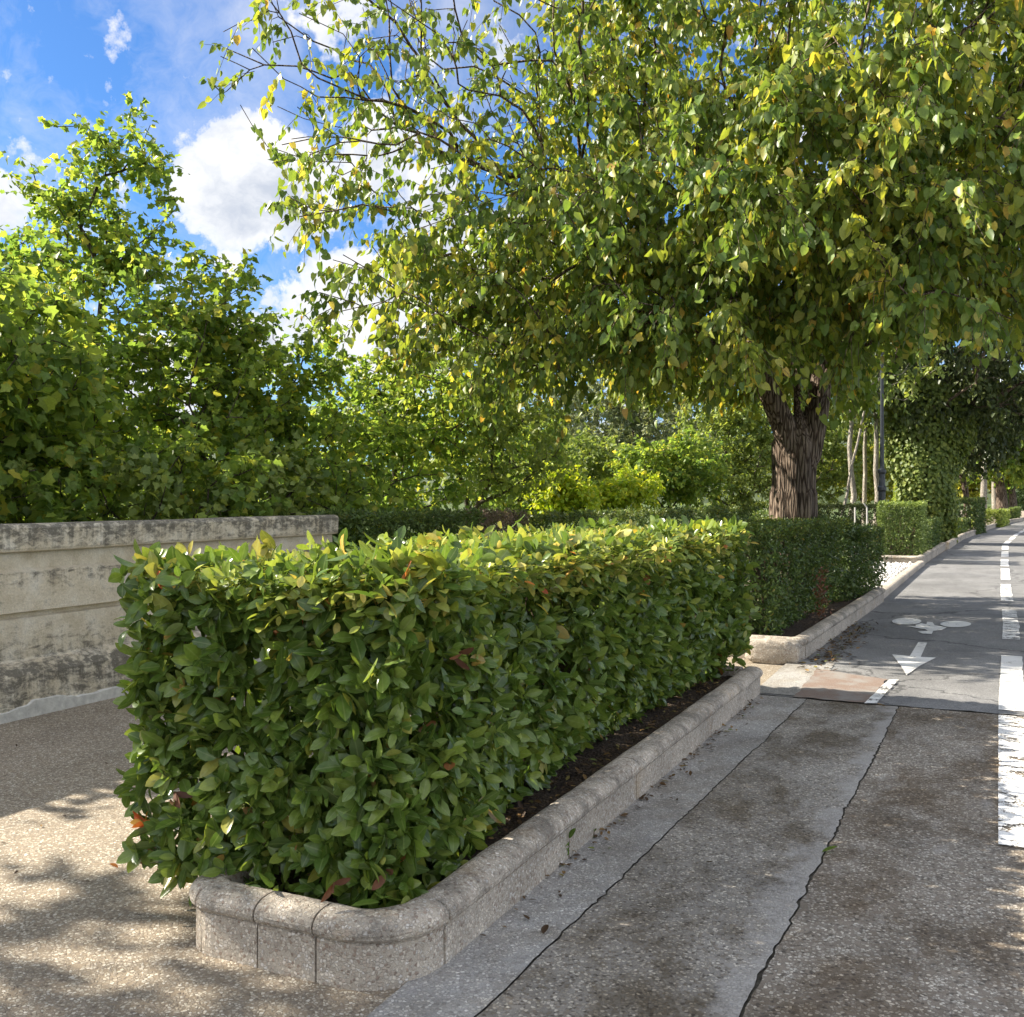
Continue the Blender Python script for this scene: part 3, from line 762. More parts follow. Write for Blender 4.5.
# red and brown shoots of the hedge
def shoot(parent, p, ax, n, L, mat, seed, name):
    rng = np.random.default_rng(seed); p = np.array(p); ax = nrm_(np.array(ax, float))
    A = nrm_(ax[None]*rng.uniform(.2, .9, (n, 1))+rng.normal(0, .6, (n, 3)))
    return leaves(name, np.tile(p, (n, 1))+rng.normal(0, .008, (n, 3)), A, ax[None]+rng.normal(0, .3, (n, 3)), rng.uniform(L*.7, L*1.1, n), rng.uniform(L*.7, L*1.0, n)*.40, rng.random(n), rng.random(n), mat, T_HI, parent, .25, .15, True)
shoot(h1, D3(148, 822, 3.80), (-.9, -.5, .1), 6, .075, M['red_leaf'], 1, 'red_shoot')
for i, (px, py, d) in enumerate(((335, 880, 3.36), (385, 872, 3.36), (458, 655, 3.42), (172, 795, 3.72))):
    shoot(h1, D3(px, py, d), (.3, -.8, -.3), 3, .08, M['brown_leaf'], 10+i, 'brown_leaves')

def rust(P, cl, rng): return cl
h2 = hedge('hedge', [(-2.85, 10.15), (-1.80, 10.15), (-1.52, 14.6), (-2.85, 14.6)], .17, 1.33,
      'dark green clipped hedge in the second planter, in front of the thick trunk', 'hedge', M['dark_hedge'], 7, dens=330, leafL=(.04, .07), ratio=.5, per=6, lump=.05, depth=.14, taper=.12, stems=30, topclump=(.68, .9))
rng = np.random.default_rng(8); n = 160
rp = np.column_stack([rng.normal(-1.60, .03, n), rng.normal(12.0, .16, n), rng.uniform(.22, .8, n)])
leaves('dead_leaves', rp, rng.normal(0, 1, (n, 3))+np.array([0, 0, -.4]), rng.normal(0, 1, (n, 3))+np.array([1, 0, .2]), rng.uniform(.04, .07, n), rng.uniform(.02, .03, n), rng.random(n), rng.random(n), M['brown_leaf'], T_MID, h2)
hedge('hedge', [(-2.6, 14.8), (-1.46, 14.8), (-1.24, 16.5), (-2.6, 16.5)], .17, 1.18, 'short dark hedge stub between the second hedge and the white pebbles', 'hedge',
      M['dark_hedge'], 9, dens=420, leafL=(.04, .07), ratio=.5, per=6, stems=0, depth=.22, taper=.03, topclump=(.5, .75))
hedge('box_hedge', [(-2.12, 25.6), (-1.12, 25.6), (-1.08, 27.2), (-2.12, 27.2)], .15, 1.50, 'square clipped box hedge block behind the white pebbles', 'hedge',
      M['box_hedge'], 11, dens=500, leafL=(.035, .06), ratio=.55, per=5, lump=.02, depth=.1, taper=.02, stems=6, stray=0, topclump=(.9, 1))
hedge('hedge', [(-1.9, 27.6), (-1.05, 27.6), (-.85, 32.5), (-1.9, 32.5)], .15, 1.0, 'low ragged hedge just behind the square box hedge block', 'hedge',
      M['dark_hedge'], 12, dens=150, leafL=(.05, .09), ratio=.5, per=5, stems=6)
c0 = D(962, 42)
hedge('box_hedge', [c0+(-.55, 0, 0), c0+(.55, 0, 0), c0+(.95, 3, 0), c0+(-.5, 3, 0)], 0, 1.6, 'tall dark box hedge block past the ivy covered tree', 'hedge',
      M['dark_hedge'], 13, dens=150, leafL=(.06, .1), ratio=.55, per=5, lump=.03, stems=4, taper=.02)
for (pa, da, w, l, h, lab, mt, sd) in ((938, 38, 1.1, 4.5, .75, 'low dark hedge at the foot of the ivy covered tree', 'dark_hedge', 14), (985, 52, 1.6, 5, .95, 'low pale shrub row at the foot of the farther trees', 'olive_leaf', 15), (1003, 66, 1.6, 8, .9, 'farthest low hedge beside the road bend', 'dark_hedge', 16)):
    c0 = D(pa, da)
    hedge('hedge', [c0+(-w/2, 0, 0), c0+(w/2, 0, 0), c0+(w/2+.5, l, 0), c0+(-w/2, l, 0)], 0, h, lab, 'hedge', M[mt], sd, dens=90, leafL=(.08, .13), ratio=.55, per=5, lump=.09, stems=0)
# hedges on the wall line
hedge('hedge', [(-6.95, 9.5), (-6.05, 9.5), (-6.05, 12.2), (-6.95, 12.2)], 0, 1.44, 'dark hedge that carries on where the concrete parapet wall ends', 'hedge',
      M['dark_hedge'], 17, dens=260, leafL=(.05, .08), ratio=.5, per=6, lump=.05, stems=12, topclump=(.4, .85), side_w=(1, 1, .6, .6))
hedge('hedge', [(-6.95, 12.25), (-6.1, 12.25), (-6.1, 13.9), (-6.95, 13.9)], 0, 1.42, 'withered greyish brown stretch of hedge between green ones', 'hedge',
      M['dead_hedge'], 18, dens=230, leafL=(.05, .08), ratio=.3, per=6, lump=.06, stems=20, topclump=(.2, .8))
hedge('hedge', [(-6.95, 14.0), (-6.1, 14.0), (-6.1, 31), (-6.95, 31)], 0, 1.36, 'long low hedge behind the big hedge, under the yellow-green shrubs', 'hedge',
      M['dark_hedge'], 19, dens=120, leafL=(.06, .10), ratio=.5, per=6, lump=.05, stems=0, topclump=(.76, 1.0), side_w=(1, 1, .3, .3))
hedge('hedge', [D(712, 33), D(778, 31), D(778, 33)+(0, .3, 0), D(712, 35)], 0, 1.48, 'sunlit brownish hedge left of the thick trunk', 'hedge',
      M['dark_hedge'], 20, dens=140, leafL=(.07, .11), ratio=.5, per=6, stems=0, topclump=(.85, 1.0))
hedge('hedge', [D(752, 21), D(777, 20.5), D(800, 24), D(765, 24)], 0, 1.3, 'brownish green hedge end just left of the trunk base', 'hedge',
      M['dark_hedge'], 21, dens=160, leafL=(.06, .09), ratio=.5, per=5, stems=0, topclump=(.7, .9))
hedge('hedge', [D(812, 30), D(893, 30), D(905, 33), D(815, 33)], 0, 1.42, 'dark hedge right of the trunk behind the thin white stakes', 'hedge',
      M['deep_leaf'], 22, dens=120, leafL=(.07, .1), ratio=.5, per=5, stems=0, topclump=(.5, .8))  # darker leaf colour puts the shade of this face into the material

# ================================================================== MAIN TREE
TB = D(799, 14.2); TB[2] = 0
print('trunk base', TB)
def main_trunk(mb):
    def ridge(a, z):
        f = max(0, 1-z/.9)
        return 1+.07*math.sin(3*a+.6+z*.6)+.05*math.sin(5*a+1+z*1.1)+.03*math.sin(9*a+z*3)+.03*math.sin(16*a+2*z)+f*.16*(1+math.sin(5*a+1))
    n = 40; pts = []; rad = []
    for i in range(n+1):
        z = 2.75*i/n; pts.append(TB+np.array([-.04*math.sin(z*1.3)-.02*z, 0, z])); rad.append(.335-.02*z+(.06*max(0, (z-1.9)/1.0) if z > 1.9 else 0)+(.02 if abs(z-1.5) < .2 else 0)-(max(0, z-2.35)*.45))
    mb.tube(pts, rad, 40, ridge)
R3 = np.array([cy_, sy, 0]); D3v = np.array([-sy, cy_, 0]); U3 = np.array([0, 0, 1.])
def off(r, d, z): return TB*[1, 1, 0]+R3*r+D3v*d+U3*z
limbs = [([off(0, 0, z) for z in (0, 1, 2, 2.7)], -1),
         ([off(-.10, -.08, 2.2), off(-.27, -.12, 2.65), off(-.50, -.18, 3.15), off(-.75, -.3, 4.2), off(-1.2, -.5, 5.2), off(-1.6, -.8, 6.3)], 2),
         ([off(.12, -.02, 2.2), off(.24, 0, 2.75), off(.33, .05, 3.3), off(.55, .2, 4.4), off(.8, .3, 5.6), off(1.0, .6, 7)], 2),
         ([off(0, .05, 3.0), off(-.05, .2, 3.8), off(-.1, .4, 5), off(-.1, .5, 6.5), off(0, .6, 8)], 3),
         ([off(-.1, -.3, 3.0), off(-.2, -.9, 3.7), off(-.3, -1.7, 4.5), off(-.4, -2.6, 5.2)], 3),
         ([off(-.5, .1, 3.3), off(-1.4, 0, 4.0), off(-2.5, -.3, 4.9), off(-3.6, -.8, 5.7)], 2),
         ([off(.3, -.2, 3.2), off(.6, -.6, 4.2), off(1.0, -1.0, 5.4)], 2)]
rng = np.random.default_rng(21)
tg = []
tg += ellip_pts(rng, off(.3, -.5, 6.8), (4.6, 4.8, 4.2), 860, .5, 3.2)
tg += ellip_pts(rng, off(-1.0, -3.6, 4.6), (3.2, 2.2, 1.9), 200, .6, 3.1)      # low front skirt
tg += ellip_pts(rng, off(-.8, -3.9, 4.7), (1.6, 1.5, 1.4), 110, .6, 3.3)
tg += ellip_pts(rng, off(2.0, -3.6, 6.6), (2.0, 1.8, 1.3), 120, .6, 4.8)
tg += ellip_pts(rng, off(-3.9, -1.6, 4.5), (2.1, 2.0, 1.7), 190, .5, 2.6)
tg += ellip_pts(rng, off(-5.2, -2.2, 5.2), (1.8, 1.7, 2.2), 110, .5, 3.7)
tg += ellip_pts(rng, off(-5.9, -2.2, 7.0), (1.9, 1.7, 1.7), 95, .5)
tg += ellip_pts(rng, off(-4.0, -2.0, 7.4), (2.0, 2.0, 1.8), 110, .5)
tg += ellip_pts(rng, off(-1.4, 1.6, 3.9), (2.2, 2.0, .6), 60, .7)
tg += ellip_pts(rng, off(1.4, 1.5, 4.2), (1.8, 2.2, 1.0), 110, .7)
def over_road(p):      # boughs over the carriageway are pruned up
    r_, d_ = np.dot(p, R3), np.dot(p, D3v)
    return r_/d_ > .36 and (p[2]-EYE)/d_ < .175+.5*max(0, .40-r_/d_)
tg = [p for p in tg if not over_road(p)]
def sp(p):
    r = np.dot(p-TB, R3)
    return 1.0 if r > -2.6 else max(.5 if p[2] < 5.4 else .2, 1-(-2.6-r)*(.15 if p[2] < 5.4 else .5))
tree('mulberry_tree', TB, limbs, tg, 'large spreading tree with thick ridged trunk and yellowing drooping leaves', 'tree', M['main_leaf'], M['bark'], 31,
     tw=6, lpt=11, twl=(.3, .62), leafL=(.075, .14), ratio=.68, tpl=T_HEART, droop=.95, alpha=.45, step=.4, tip=.0055, minz=2.8, trunk_fn=main_trunk, sparse=sp, wig=.022, e=2.3, tdroop=.5)

# ================================================================== TREES BEYOND THE WALL
def bush_tree(name, px, d, top, crowns, label, mat, seed, base_z=None, n=260, grp=None, leafL=(.06, .125), tpl=T_LOBE, tw=4, lpt=8, barkm='bark_thin', trunk_r=.07, fork=1.0, cat='tree', droop=.5, tip=.006, **kw):
    b = D(px, d); bz = tz(b[0], b[1]) if base_z is None else base_z; b[2] = bz
    rng = np.random.default_rng(seed); tg = []
    tot = sum(c[2]*c[3] for c in crowns)
    for (cpx, cpz, rx, rz_, *dd) in crowns:
        dpt = d+(dd[0] if dd else 0)
        tg += ellip_pts(rng, D(cpx, dpt, cpz), (rx, rx, rz_), int(n*rx*rz_/tot), .55, bz+.3)
    lm = [(straight(b, D(px, d, fork), 5, .05, seed), -1)]
    lm.append((straight(D(px, d, fork+.2), D(px+rng.integers(-10, 10), d, (fork+top)/2), 4, .1, seed+1), 4))
    lm.append((straight(D(px, d, (fork+top)/2+.2), D(px+rng.integers(-10, 10), d, top-.8), 4, .1, seed+2), 8))
    return tree(name, b, lm, tg, label, cat, M[mat], M[barkm], seed, tw=tw, lpt=lpt, leafL=leafL, ratio=.95 if tpl is T_LOBE else .7, tpl=tpl, droop=droop, alpha=.3,
                step=.5, group=grp, tip=tip, minz=bz+.9, trunk_r=trunk_r, twigs=False, tdroop=-.35, **kw)

GRP = 'trees growing behind the parapet wall'
# (z of a photo row at depth d: 1.6+(497-py)/1000*d)
bush_tree('maple_tree', 100, 13.5, 6.6, [(122, 5.6, .8, 1.35), (62, 5.3, .72, 1.3), (92, 4.3, 1.4, 1.0), (60, 2.8, 1.9, 1.2), (150, 2.4, 1.5, 1.3)], 'tallest leafy green tree at the left, rising above the wall to a point', 'maple_leaf', 41, n=330, grp=GRP, tw=4, lpt=9)
bush_tree('maple_tree', 205, 12.6, 4.9, [(195, 3.9, .9, .9), (170, 3.3, 1.0, .9), (225, 2.9, 1.0, 1.0), (200, 1.9, 1.3, .9)], 'bushy green tree under the big white cloud, right of the tallest one', 'maple_leaf', 42, n=190, grp=GRP, tw=4, lpt=9)
bush_tree('maple_tree', 290, 14.0, 4.3, [(300, 3.6, .75, .65), (280, 2.8, 1.1, .9), (320, 2.2, 1.2, .9)], 'smaller light green tree with open branches above the end of the wall', 'maple_leaf', 43, n=150, grp=GRP, tw=4, lpt=9)
bush_tree('maple_tree', 20, 11.5, 4.6, [(5, 3.4, 1.3, 1.2), (35, 2.4, 1.2, .9)], 'yellow-green tree cut by the left edge of the picture', 'maple_leaf', 44, n=190, grp=GRP, tw=4)
bush_tree('leafy_tree', 395, 15.5, 4.0, [(380, 3.0, 1.1, .9), (430, 3.1, 1.2, 1.0), (400, 2.1, 1.5, .8)], 'olive green tree behind the dark hedge at the wall end', 'maple_leaf', 45, n=190, grp=GRP, tw=4, tpl=T_HEART)
bush_tree('leafy_tree', 470, 17.5, 4.6, [(460, 3.6, 1.4, 1.3), (500, 2.6, 1.5, 1.1)], 'dense dark olive tree behind the withered hedge', 'olive_leaf', 46, n=240, grp=GRP, tw=4, tpl=T_HEART)
GS = 'shrubs behind the parapet wall'
for i, (px, d, zt, lab) in enumerate(((-10, 9.8, 2.1, 'dark shrub behind the wall at the left picture edge'), (60, 10.2, 2.3, 'dark leafy shrub below the tallest tree'), (130, 10.6, 2.2, 'dark leafy shrub behind the wall, left of the hedge corner'),
                                      (200, 11.0, 2.35, 'leafy shrub behind the wall above the hedge corner'), (265, 11.8, 2.2, 'leafy shrub behind the last metres of the wall'), (330, 12.6, 2.3, 'dark shrub behind the very end of the wall'))):
    bush_tree('shrub', px, d, zt, [(px-12, zt-.55, .75, .55), (px+15, zt-.8, .8, .6), (px, .7, 1.0, .6)], lab, 'maple_leaf' if i % 2 else 'olive_leaf', 60+i, n=60, grp=GS, tw=4, lpt=9, trunk_r=.03, fork=-.6, cat='shrub')
# deeper rows that close the view
GD = 'trees farther down the slope'
for i, (px, d, zt, mt, lab) in enumerate(((-30, 22, 4.5, 'maple_leaf', 'green tree seen behind the tree at the left picture edge'), (70, 24, 4.2, 'maple_leaf', 'green tree low on the slope behind the tallest tree'), (160, 22, 4.0, 'olive_leaf', 'olive tree on the slope behind the bushy tree'), (240, 25, 4.0, 'maple_leaf', 'green tree on the slope seen between two nearer trees'),
                                          (330, 26, 4.4, 'maple_leaf', 'green tree on the slope behind the open light green one'), (410, 27, 5.2, 'olive_leaf', 'olive tree on the slope behind the wall end'))):
    bush_tree('leafy_tree', px, d, zt, [(px, zt-1.6, 2.0, 1.5), (px+25, zt-3, 2.3, 1.5)], lab, mt, 80+i, n=90, grp=GD, tw=4, lpt=7, leafL=(.14, .21), trunk_r=.08, fork=0)

# trees out of frame on the left that dapple the yard
for i, (x, y, zt, r) in enumerate(((-9.3, 4.6, 4.7, 1.4), (-9.8, 1.0, 6.3, 1.6), (-9.0, 6.6, 4.0, 1.2), (-10.5, -3.5, 6.0, 2.2))):
    b = np.array([x, y, tz(x, y)]); rng = np.random.default_rng(90+i)
    tgx = ellip_pts(rng, (x, y, zt-1.1), (r, r, 1.2), 130, .5)+ellip_pts(rng, (x, y, 1.8), (r*1.1, r*1.1, 1.5), 110, .5)
    tree('leafy_tree', b, [(straight(b, (x, y, zt-1), 8, .08, i), -1)], tgx, ['bushy tree left of the picture, beside the near wall', 'wide tree behind the wall, left of the camera', 'low tree behind the wall just outside the left edge', 'tall tree behind the wall, behind the camera'][i], 'tree',
         M['maple_leaf'], M['bark_thin'], 90+i, tw=4, lpt=7, leafL=(.10, .15), ratio=.95, tpl=T_LOBE, droop=.4, minz=0, trunk_r=.08, twigs=False, group=GRP, tdroop=0)

# ================================================================== PARK BEHIND
GP = 'park trees behind the low hedge'
park = [('leafy_tree', 690, 52, 10, [(690, 6.4, 4.2, 3.2), (640, 5.2, 3.2, 2.6)], 'grey_leaf', 'tall silvery tree at the back of the park, left of the trunk', 300, T_MID, 'tree'),
        ('leafy_tree', 575, 46, 8, [(575, 5.2, 3.2, 2.8), (560, 3.4, 3.0, 2)], 'grey_leaf', 'silvery tree at the back of the park behind the yellow-green shrubs', 240, T_MID, 'tree'),
        ('leafy_tree', 545, 34, 6.5, [(540, 4.5, 2.4, 2.2), (560, 2.2, 2.2, 1.4)], 'grey_leaf', 'silvery grey-green tree left of the yellow-green shrubs', 200, T_MID, 'tree'),
        ('leafy_tree', 640, 44, 8.5, [(620, 5.6, 3.2, 2.8), (670, 5.0, 3.0, 2.6)], 'grey_leaf', 'silvery grey-green tree above the yellow-green shrubs', 260, T_MID, 'tree'),
        ('leafy_tree', 668, 27, 3.6, [(655, 2.3, 1.1, .9), (690, 2.4, 1.0, 1.0)], 'maple_leaf', 'fresh green bushy tree behind the long low hedge', 200, T_HEART, 'tree'),
        ('leafy_tree', 735, 30, 5.8, [(715, 3.2, 1.6, 2.0), (760, 3.4, 1.7, 2.1)], 'olive_leaf', 'rounded olive green tree left of the thick trunk', 340, T_MID, 'tree'),
        ('shrub', 560, 22, 2.5, [(555, 1.75, .55, .55), (575, 1.5, .5, .4)], 'lime_leaf', 'bright yellow-green shrub, taller of the two', 110, T_HEART, 'shrub'),
        ('shrub', 622, 24, 2.1, [(628, 1.7, .75, .4), (605, 1.45, .4, .3)], 'lime_leaf', 'bright yellow-green shrub, lower and wider one', 110, T_HEART, 'shrub'),
        ('leafy_tree', 520, 24, 4.2, [(510, 2.9, 1.4, 1.3), (540, 1.8, 1.3, .8)], 'maple_leaf', 'dark green tree left of the yellow-green shrubs', 220, T_HEART, 'tree'),
        ('leafy_tree', 590, 29, 3.8, [(590, 2.4, 1.6, 1.1)], 'olive_leaf', 'olive tree right behind the yellow-green shrubs', 170, T_HEART, 'tree'),
        ('leafy_tree', 780, 46, 8.0, [(790, 4.6, 3.0, 3.0), (830, 3.6, 2.6, 2.4)], 'olive_leaf', 'light green tree seen right past the thick trunk', 300, T_MID, 'tree'),
        ('leafy_tree', 862, 48, 6.5, [(855, 3.4, 2.4, 2.2), (890, 3.0, 2.2, 2.0)], 'autumn_leaf', 'sunlit yellowish tree behind the pale trunks', 200, T_MID, 'tree'),
        ('leafy_tree', 975, 75, 6.5, [(975, 3.6, 2.2, 2.4)], 'autumn_leaf', 'bright yellow tree far behind the ivy covered tree', 150, T_MID, 'tree')]
for i, (nm, px, d, zt, cr, mt, lab, n, tpl, ct) in enumerate(park):
    s = d/20
    bush_tree(nm, px, d, zt, cr, lab, mt, 110+i, n=n, grp=GP if ct == 'tree' else None, tpl=tpl, leafL=(.085*max(1, s*.8), .12*max(1, s*.8)), tw=5, lpt=8, trunk_r=.09 if ct == 'tree' else .03, fork=1.0 if ct == 'tree' else .5, cat=ct, base_z=0 if ct == 'shrub' else None)

hedge('hedge', [D(1000, 118), D(1075, 118), D(1080, 124), D(1000, 124)], 0, 4.6, 'tall dark screen of shrubs closing the far end of the road', 'hedge',
      M['dark_hedge'], 23, dens=14, leafL=(.25, .4), ratio=.6, per=6, lump=.6, stems=0, taper=.4)
# pale slim trunks
GT = 'slim pale-barked trees in a row'
def pale(px, d, r, seed, lab, lean=0):
    b = D(px, d, 0); rng = np.random.default_rng(seed)
    top = b+np.array([lean, 0, 5.0])
    tgx = ellip_pts(rng, top+np.array([lean*.4, 0, .8]), (1.6, 1.6, 1.5), 60, .5)
    tree('slim_tree', b, [(straight(b, top, 7, .03, seed), -1)], tgx, lab, 'tree', M['olive_leaf'], M['bark_pale'], seed, tw=4, lpt=6, leafL=(.14, .2), ratio=.7, tpl=T_MID, droop=.5, minz=3.6, trunk_r=r, twigs=False, group=GT)
pale(852, 34, .11, 140, 'slim pale trunk, leftmost of the row right of the big tree')
pale(865, 36, .09, 141, 'slim pale trunk, second of the row right of the big tree')
pale(877, 34, .11, 142, 'slim pale trunk right beside the black lamp post')
pale(897, 37, .10, 143, 'slim pale trunk, rightmost of the row before the ivy tree')
pale(835, 31, .05, 144, 'thin slanting pale sapling right of the thick trunk', 1.0)
pale(984, 60, .22, 145, 'pale pinkish trunk in front of the bright yellow tree')
pale(995, 66, .20, 146, 'pale trunk beside the dark roadside trunk')

# ivy covered tree and the big dark crown over the road
ib = D(925, 34); ib[2] = 0
rng = np.random.default_rng(151)
r2 = R3
limbs2 = [([ib+U3*z for z in (0, 1.2, 2.6, 3.8)], -1), ([ib+U3*5+R3*.6, ib+U3*6.5+R3*1.4, ib+U3*8+R3*2], 3), ([ib+U3*5-R3*.6, ib+U3*6.5-R3*1.2, ib+U3*8.2-R3*1.8], 3)]
tgx = ellip_pts(rng, ib+U3*8.8+R3*1.3, (5.6, 5.2, 5.2), 1150, .6)+ellip_pts(rng, ib+U3*4.9+R3*.4, (1.7, 1.9, 1.9), 90, .5)
ivy = tree('ivy_clad_tree', ib, limbs2, tgx, 'dark tree by the road whose trunk is wrapped in thick ivy', 'tree', M['deep_leaf'], M['bark'], 150, tw=6, lpt=8, twl=(.4, .8), leafL=(.13, .20), ratio=.75, tpl=T_MID, droop=.8, step=.6, tip=.012, minz=3.5, trunk_r=.3, twigs=False)
n = 15000
zz_ = rng.uniform(.1, 5.4, n); a = rng.random(n)*6.283
rad = (.85+.6*np.clip((zz_-1)/3, 0, 1)+.16*np.sin(zz_*2.1+a*2))*rng.uniform(.72, 1.05, n)
lp = np.column_stack([ib[0]+rad*np.cos(a), ib[1]+rad*np.sin(a), zz_])
o_ = np.column_stack([np.cos(a), np.sin(a), np.full(n, .2)])
leaves('ivy', lp, o_*.3+np.array([0, 0, -.8])+rng.normal(0, .35, (n, 3)), o_+rng.normal(0, .3, (n, 3)), rng.uniform(.09, .15, n), rng.uniform(.09, .14, n), rng.random(n), rng.random(n), M['olive_leaf'], T_HEART, ivy)

GR = 'roadside trees past the bend'
for i, (px, d, r, zt, mt, lab) in enumerate(((1003, 62, .42, 8, 'maple_leaf', 'dark leaning trunk with light green crown at the road bend'), (1014, 74, .32, 8, 'maple_leaf', 'second roadside tree past the bend'), (1030, 88, .32, 8.5, 'maple_leaf', 'roadside tree at the right picture edge, past the bend'),
                                           (1052, 100, .32, 9, 'deep_leaf', 'farthest dark roadside tree'), (968, 50, .16, 8.5, 'deep_leaf', 'dark crowned tree behind the tall box hedge block'), (1085, 122, .3, 9, 'olive_leaf', 'tree closing the end of the road, farthest right'), (1035, 135, .3, 9, 'olive_leaf', 'tree closing the end of the road, behind the bend'))):
    b = D(px, d, 0); rng = np.random.default_rng(160+i)
    hi = 3.2
    tgx = ellip_pts(rng, b+U3*(zt-2.2), (3.4, 3.4, 2.6), 190, .55)+ellip_pts(rng, b+U3*4.0-R3*.3, (2.6, 2.6, 1.2), 60, .5)
    tree('roadside_tree', b, [([b, b+U3*.9-R3*.05, b+U3*1.8-R3*.1, b+U3*hi-R3*.4], -1), ([b+U3*4.4+R3*.7, b+U3*5.5+R3], 3), ([b+U3*4.4-R3*1.1, b+U3*5.5-R3*1.5], 3)], tgx, lab, 'tree', M[mt], M['bark'], 160+i,
         tw=5, lpt=7, twl=(.5, .9), leafL=(.24, .34), ratio=.75, tpl=T_MID, droop=.7, step=.7, tip=.014, minz=2.9, trunk_r=r, twigs=False, group=GR)

# ================================================================== STREET FURNITURE
lp_ = D(882, 28.5, 0)
lamp = empty('street_lamp', tuple(lp_), 'black cast iron lamp post behind the square box hedge', 'street lamp')
mb = MB()
zs_ = [0, .05, .06, .5, .55, .6, .62, 1.3, 1.35, 1.42, 1.46, 1.75, 1.80, 1.88, 1.92, 2.25, 2.30, 2.38, 2.42, 4.2, 6.3]
rs_ = [.17, .17, .13, .12, .15, .15, .10, .095, .13, .13, .095, .095, .125, .125, .09, .085, .115, .115, .06, .05, .04]
mb.tube([lp_+U3*z for z in zs_], rs_, 12); mb.build('post', M['black'], lamp)
mb = MB(); mb.tube([lp_+U3*6.3, lp_+U3*6.36, lp_+U3*6.75], [.06, .10, .18], 6, cap=True); mb.build('lantern', M['glass'], lamp)
mb = MB(); mb.tube([lp_+U3*6.755, lp_+U3*6.8, lp_+U3*6.92, lp_+U3*7.0], [.22, .2, .06, .02], 6); mb.build('lantern_cap', M['black'], lamp)

st = None
for i, (px, d, lab) in enumerate(((855, 24, 'thin white stake in front of the dark hedge, left one'), (867, 23.5, 'thin white stake in front of the dark hedge, right one with bent top'))):
    p = D(px, d, 0); mb = MB()
    mb.tube([p+U3*z for z in (0, .7, 1.35)]+([p+U3*1.45-R3*.08] if i else []), [.018, .018, .018]+([.015] if i else []), 6)
    tag(mb.build('garden_stake', M['stake']), lab, 'stake', 'thin white stakes')

bp = D(827, 20.5, 0)
bench = empty('park_bench', tuple(bp), 'small green slatted bench half hidden right behind the thick trunk', 'bench')
def bx(r0, r1, d0, d1, z0, z1):
    V = [bp+R3*r+D3v*d+U3*z for z in (z0, z1) for r, d in ((r0, d0), (r1, d0), (r1, d1), (r0, d1))]
    return V, [(3, 2, 1, 0), (4, 5, 6, 7)]+[(i, (i+1) % 4, 4+(i+1) % 4, 4+i) for i in range(4)]
def bpart(name, boxes, mat):
    V, Fc = [], []
    for b_ in boxes:
        v, f = bx(*b_); k = len(V); V += v; Fc += [tuple(i+k for i in q) for q in f]
    return pymesh(name, V, Fc, M[mat], bench)
bpart('seat', [(-.75, .1, -.2+.1*k, -.12+.1*k, .43, .46) for k in range(4)], 'green')
bpart('backrest', [(-.75, .1, .22+.012*k, .25+.012*k, .58+.11*k, .66+.11*k) for k in range(4)], 'green')
for s_ in (-.7, .05):
    for dd_ in (-.18, .2): bpart('leg', [(s_-.02, s_+.02, dd_-.02, dd_+.02, 0, .428 if dd_ < 0 else .96)], 'black')

# ================================================================== SMALL THINGS ON THE GROUND
def flat_leaf(px, py, L, mat, lab, seed, z=.02, rnd=.5, name='fallen_leaf', grp='fallen leaves on the ground'):
    p = G(px, py, z); rng = np.random.default_rng(seed); a = rng.random()*6.28
    o = leaves(name, np.array([p]), np.array([[math.cos(a), math.sin(a), .15]]), np.array([[0, 0, 1.]])+rng.normal(0, .15, (1, 3)), np.array([L]), np.array([L*.55]), np.array([rnd]), np.array([.5]), M[mat], T_HI, None, .5, -.15, True)
    tag(o, lab, 'leaf', grp)
flat_leaf(118, 868, .045, 'red_leaf', 'small orange leaf on the sunlit gravel left of the hedge', 1, rnd=.75)
flat_leaf(543, 934, .05, 'litter', 'dark dead leaf on the pale gutter strip', 2, rnd=.1)
flat_leaf(822, 852, .075, 'maple_leaf', 'green fallen leaf lying beside the long crack', 3, rnd=.2)
flat_leaf(706, 862, .035, 'litter', 'small brown dead leaf on the paving strip', 4, rnd=.2)
flat_leaf(712, 750, .05, 'litter', 'yellow-brown leaf on the gutter strip beside the kerb', 5, rnd=.7)
flat_leaf(150, 855, .03, 'litter', 'tiny dark leaf on the gravel under the red shoot', 6, rnd=.05)
flat_leaf(885, 706, .07, 'litter', 'light brown leaf at the seam where the asphalt begins', 7, rnd=.8, z=.035)
# pebble
ps = G(197, 894, .02); V, Fc = [], []
for j in range(6):
    for i in range(9):
        a = i/9*6.283; b = -1.3+2.6*j/5; r = 1+.2*mnoise.noise(Vector((math.cos(a), math.sin(a), b)))
        V.append((ps[0]+.021*r*math.cos(a)*math.cos(b), ps[1]+.018*r*math.sin(a)*math.cos(b), .018+.02*r*math.sin(b)))
for j in range(5):
    for i in range(9): Fc.append((j*9+i, j*9+(i+1) % 9, (j+1)*9+(i+1) % 9, (j+1)*9+i))
Fc.append(tuple(range(9))[::-1]); Fc.append(tuple(45+i for i in range(9)))
tag(pymesh('pebble', V, Fc, M['litter'], smooth=True), 'small dark pebble on the gravel by the planter corner', 'pebble')
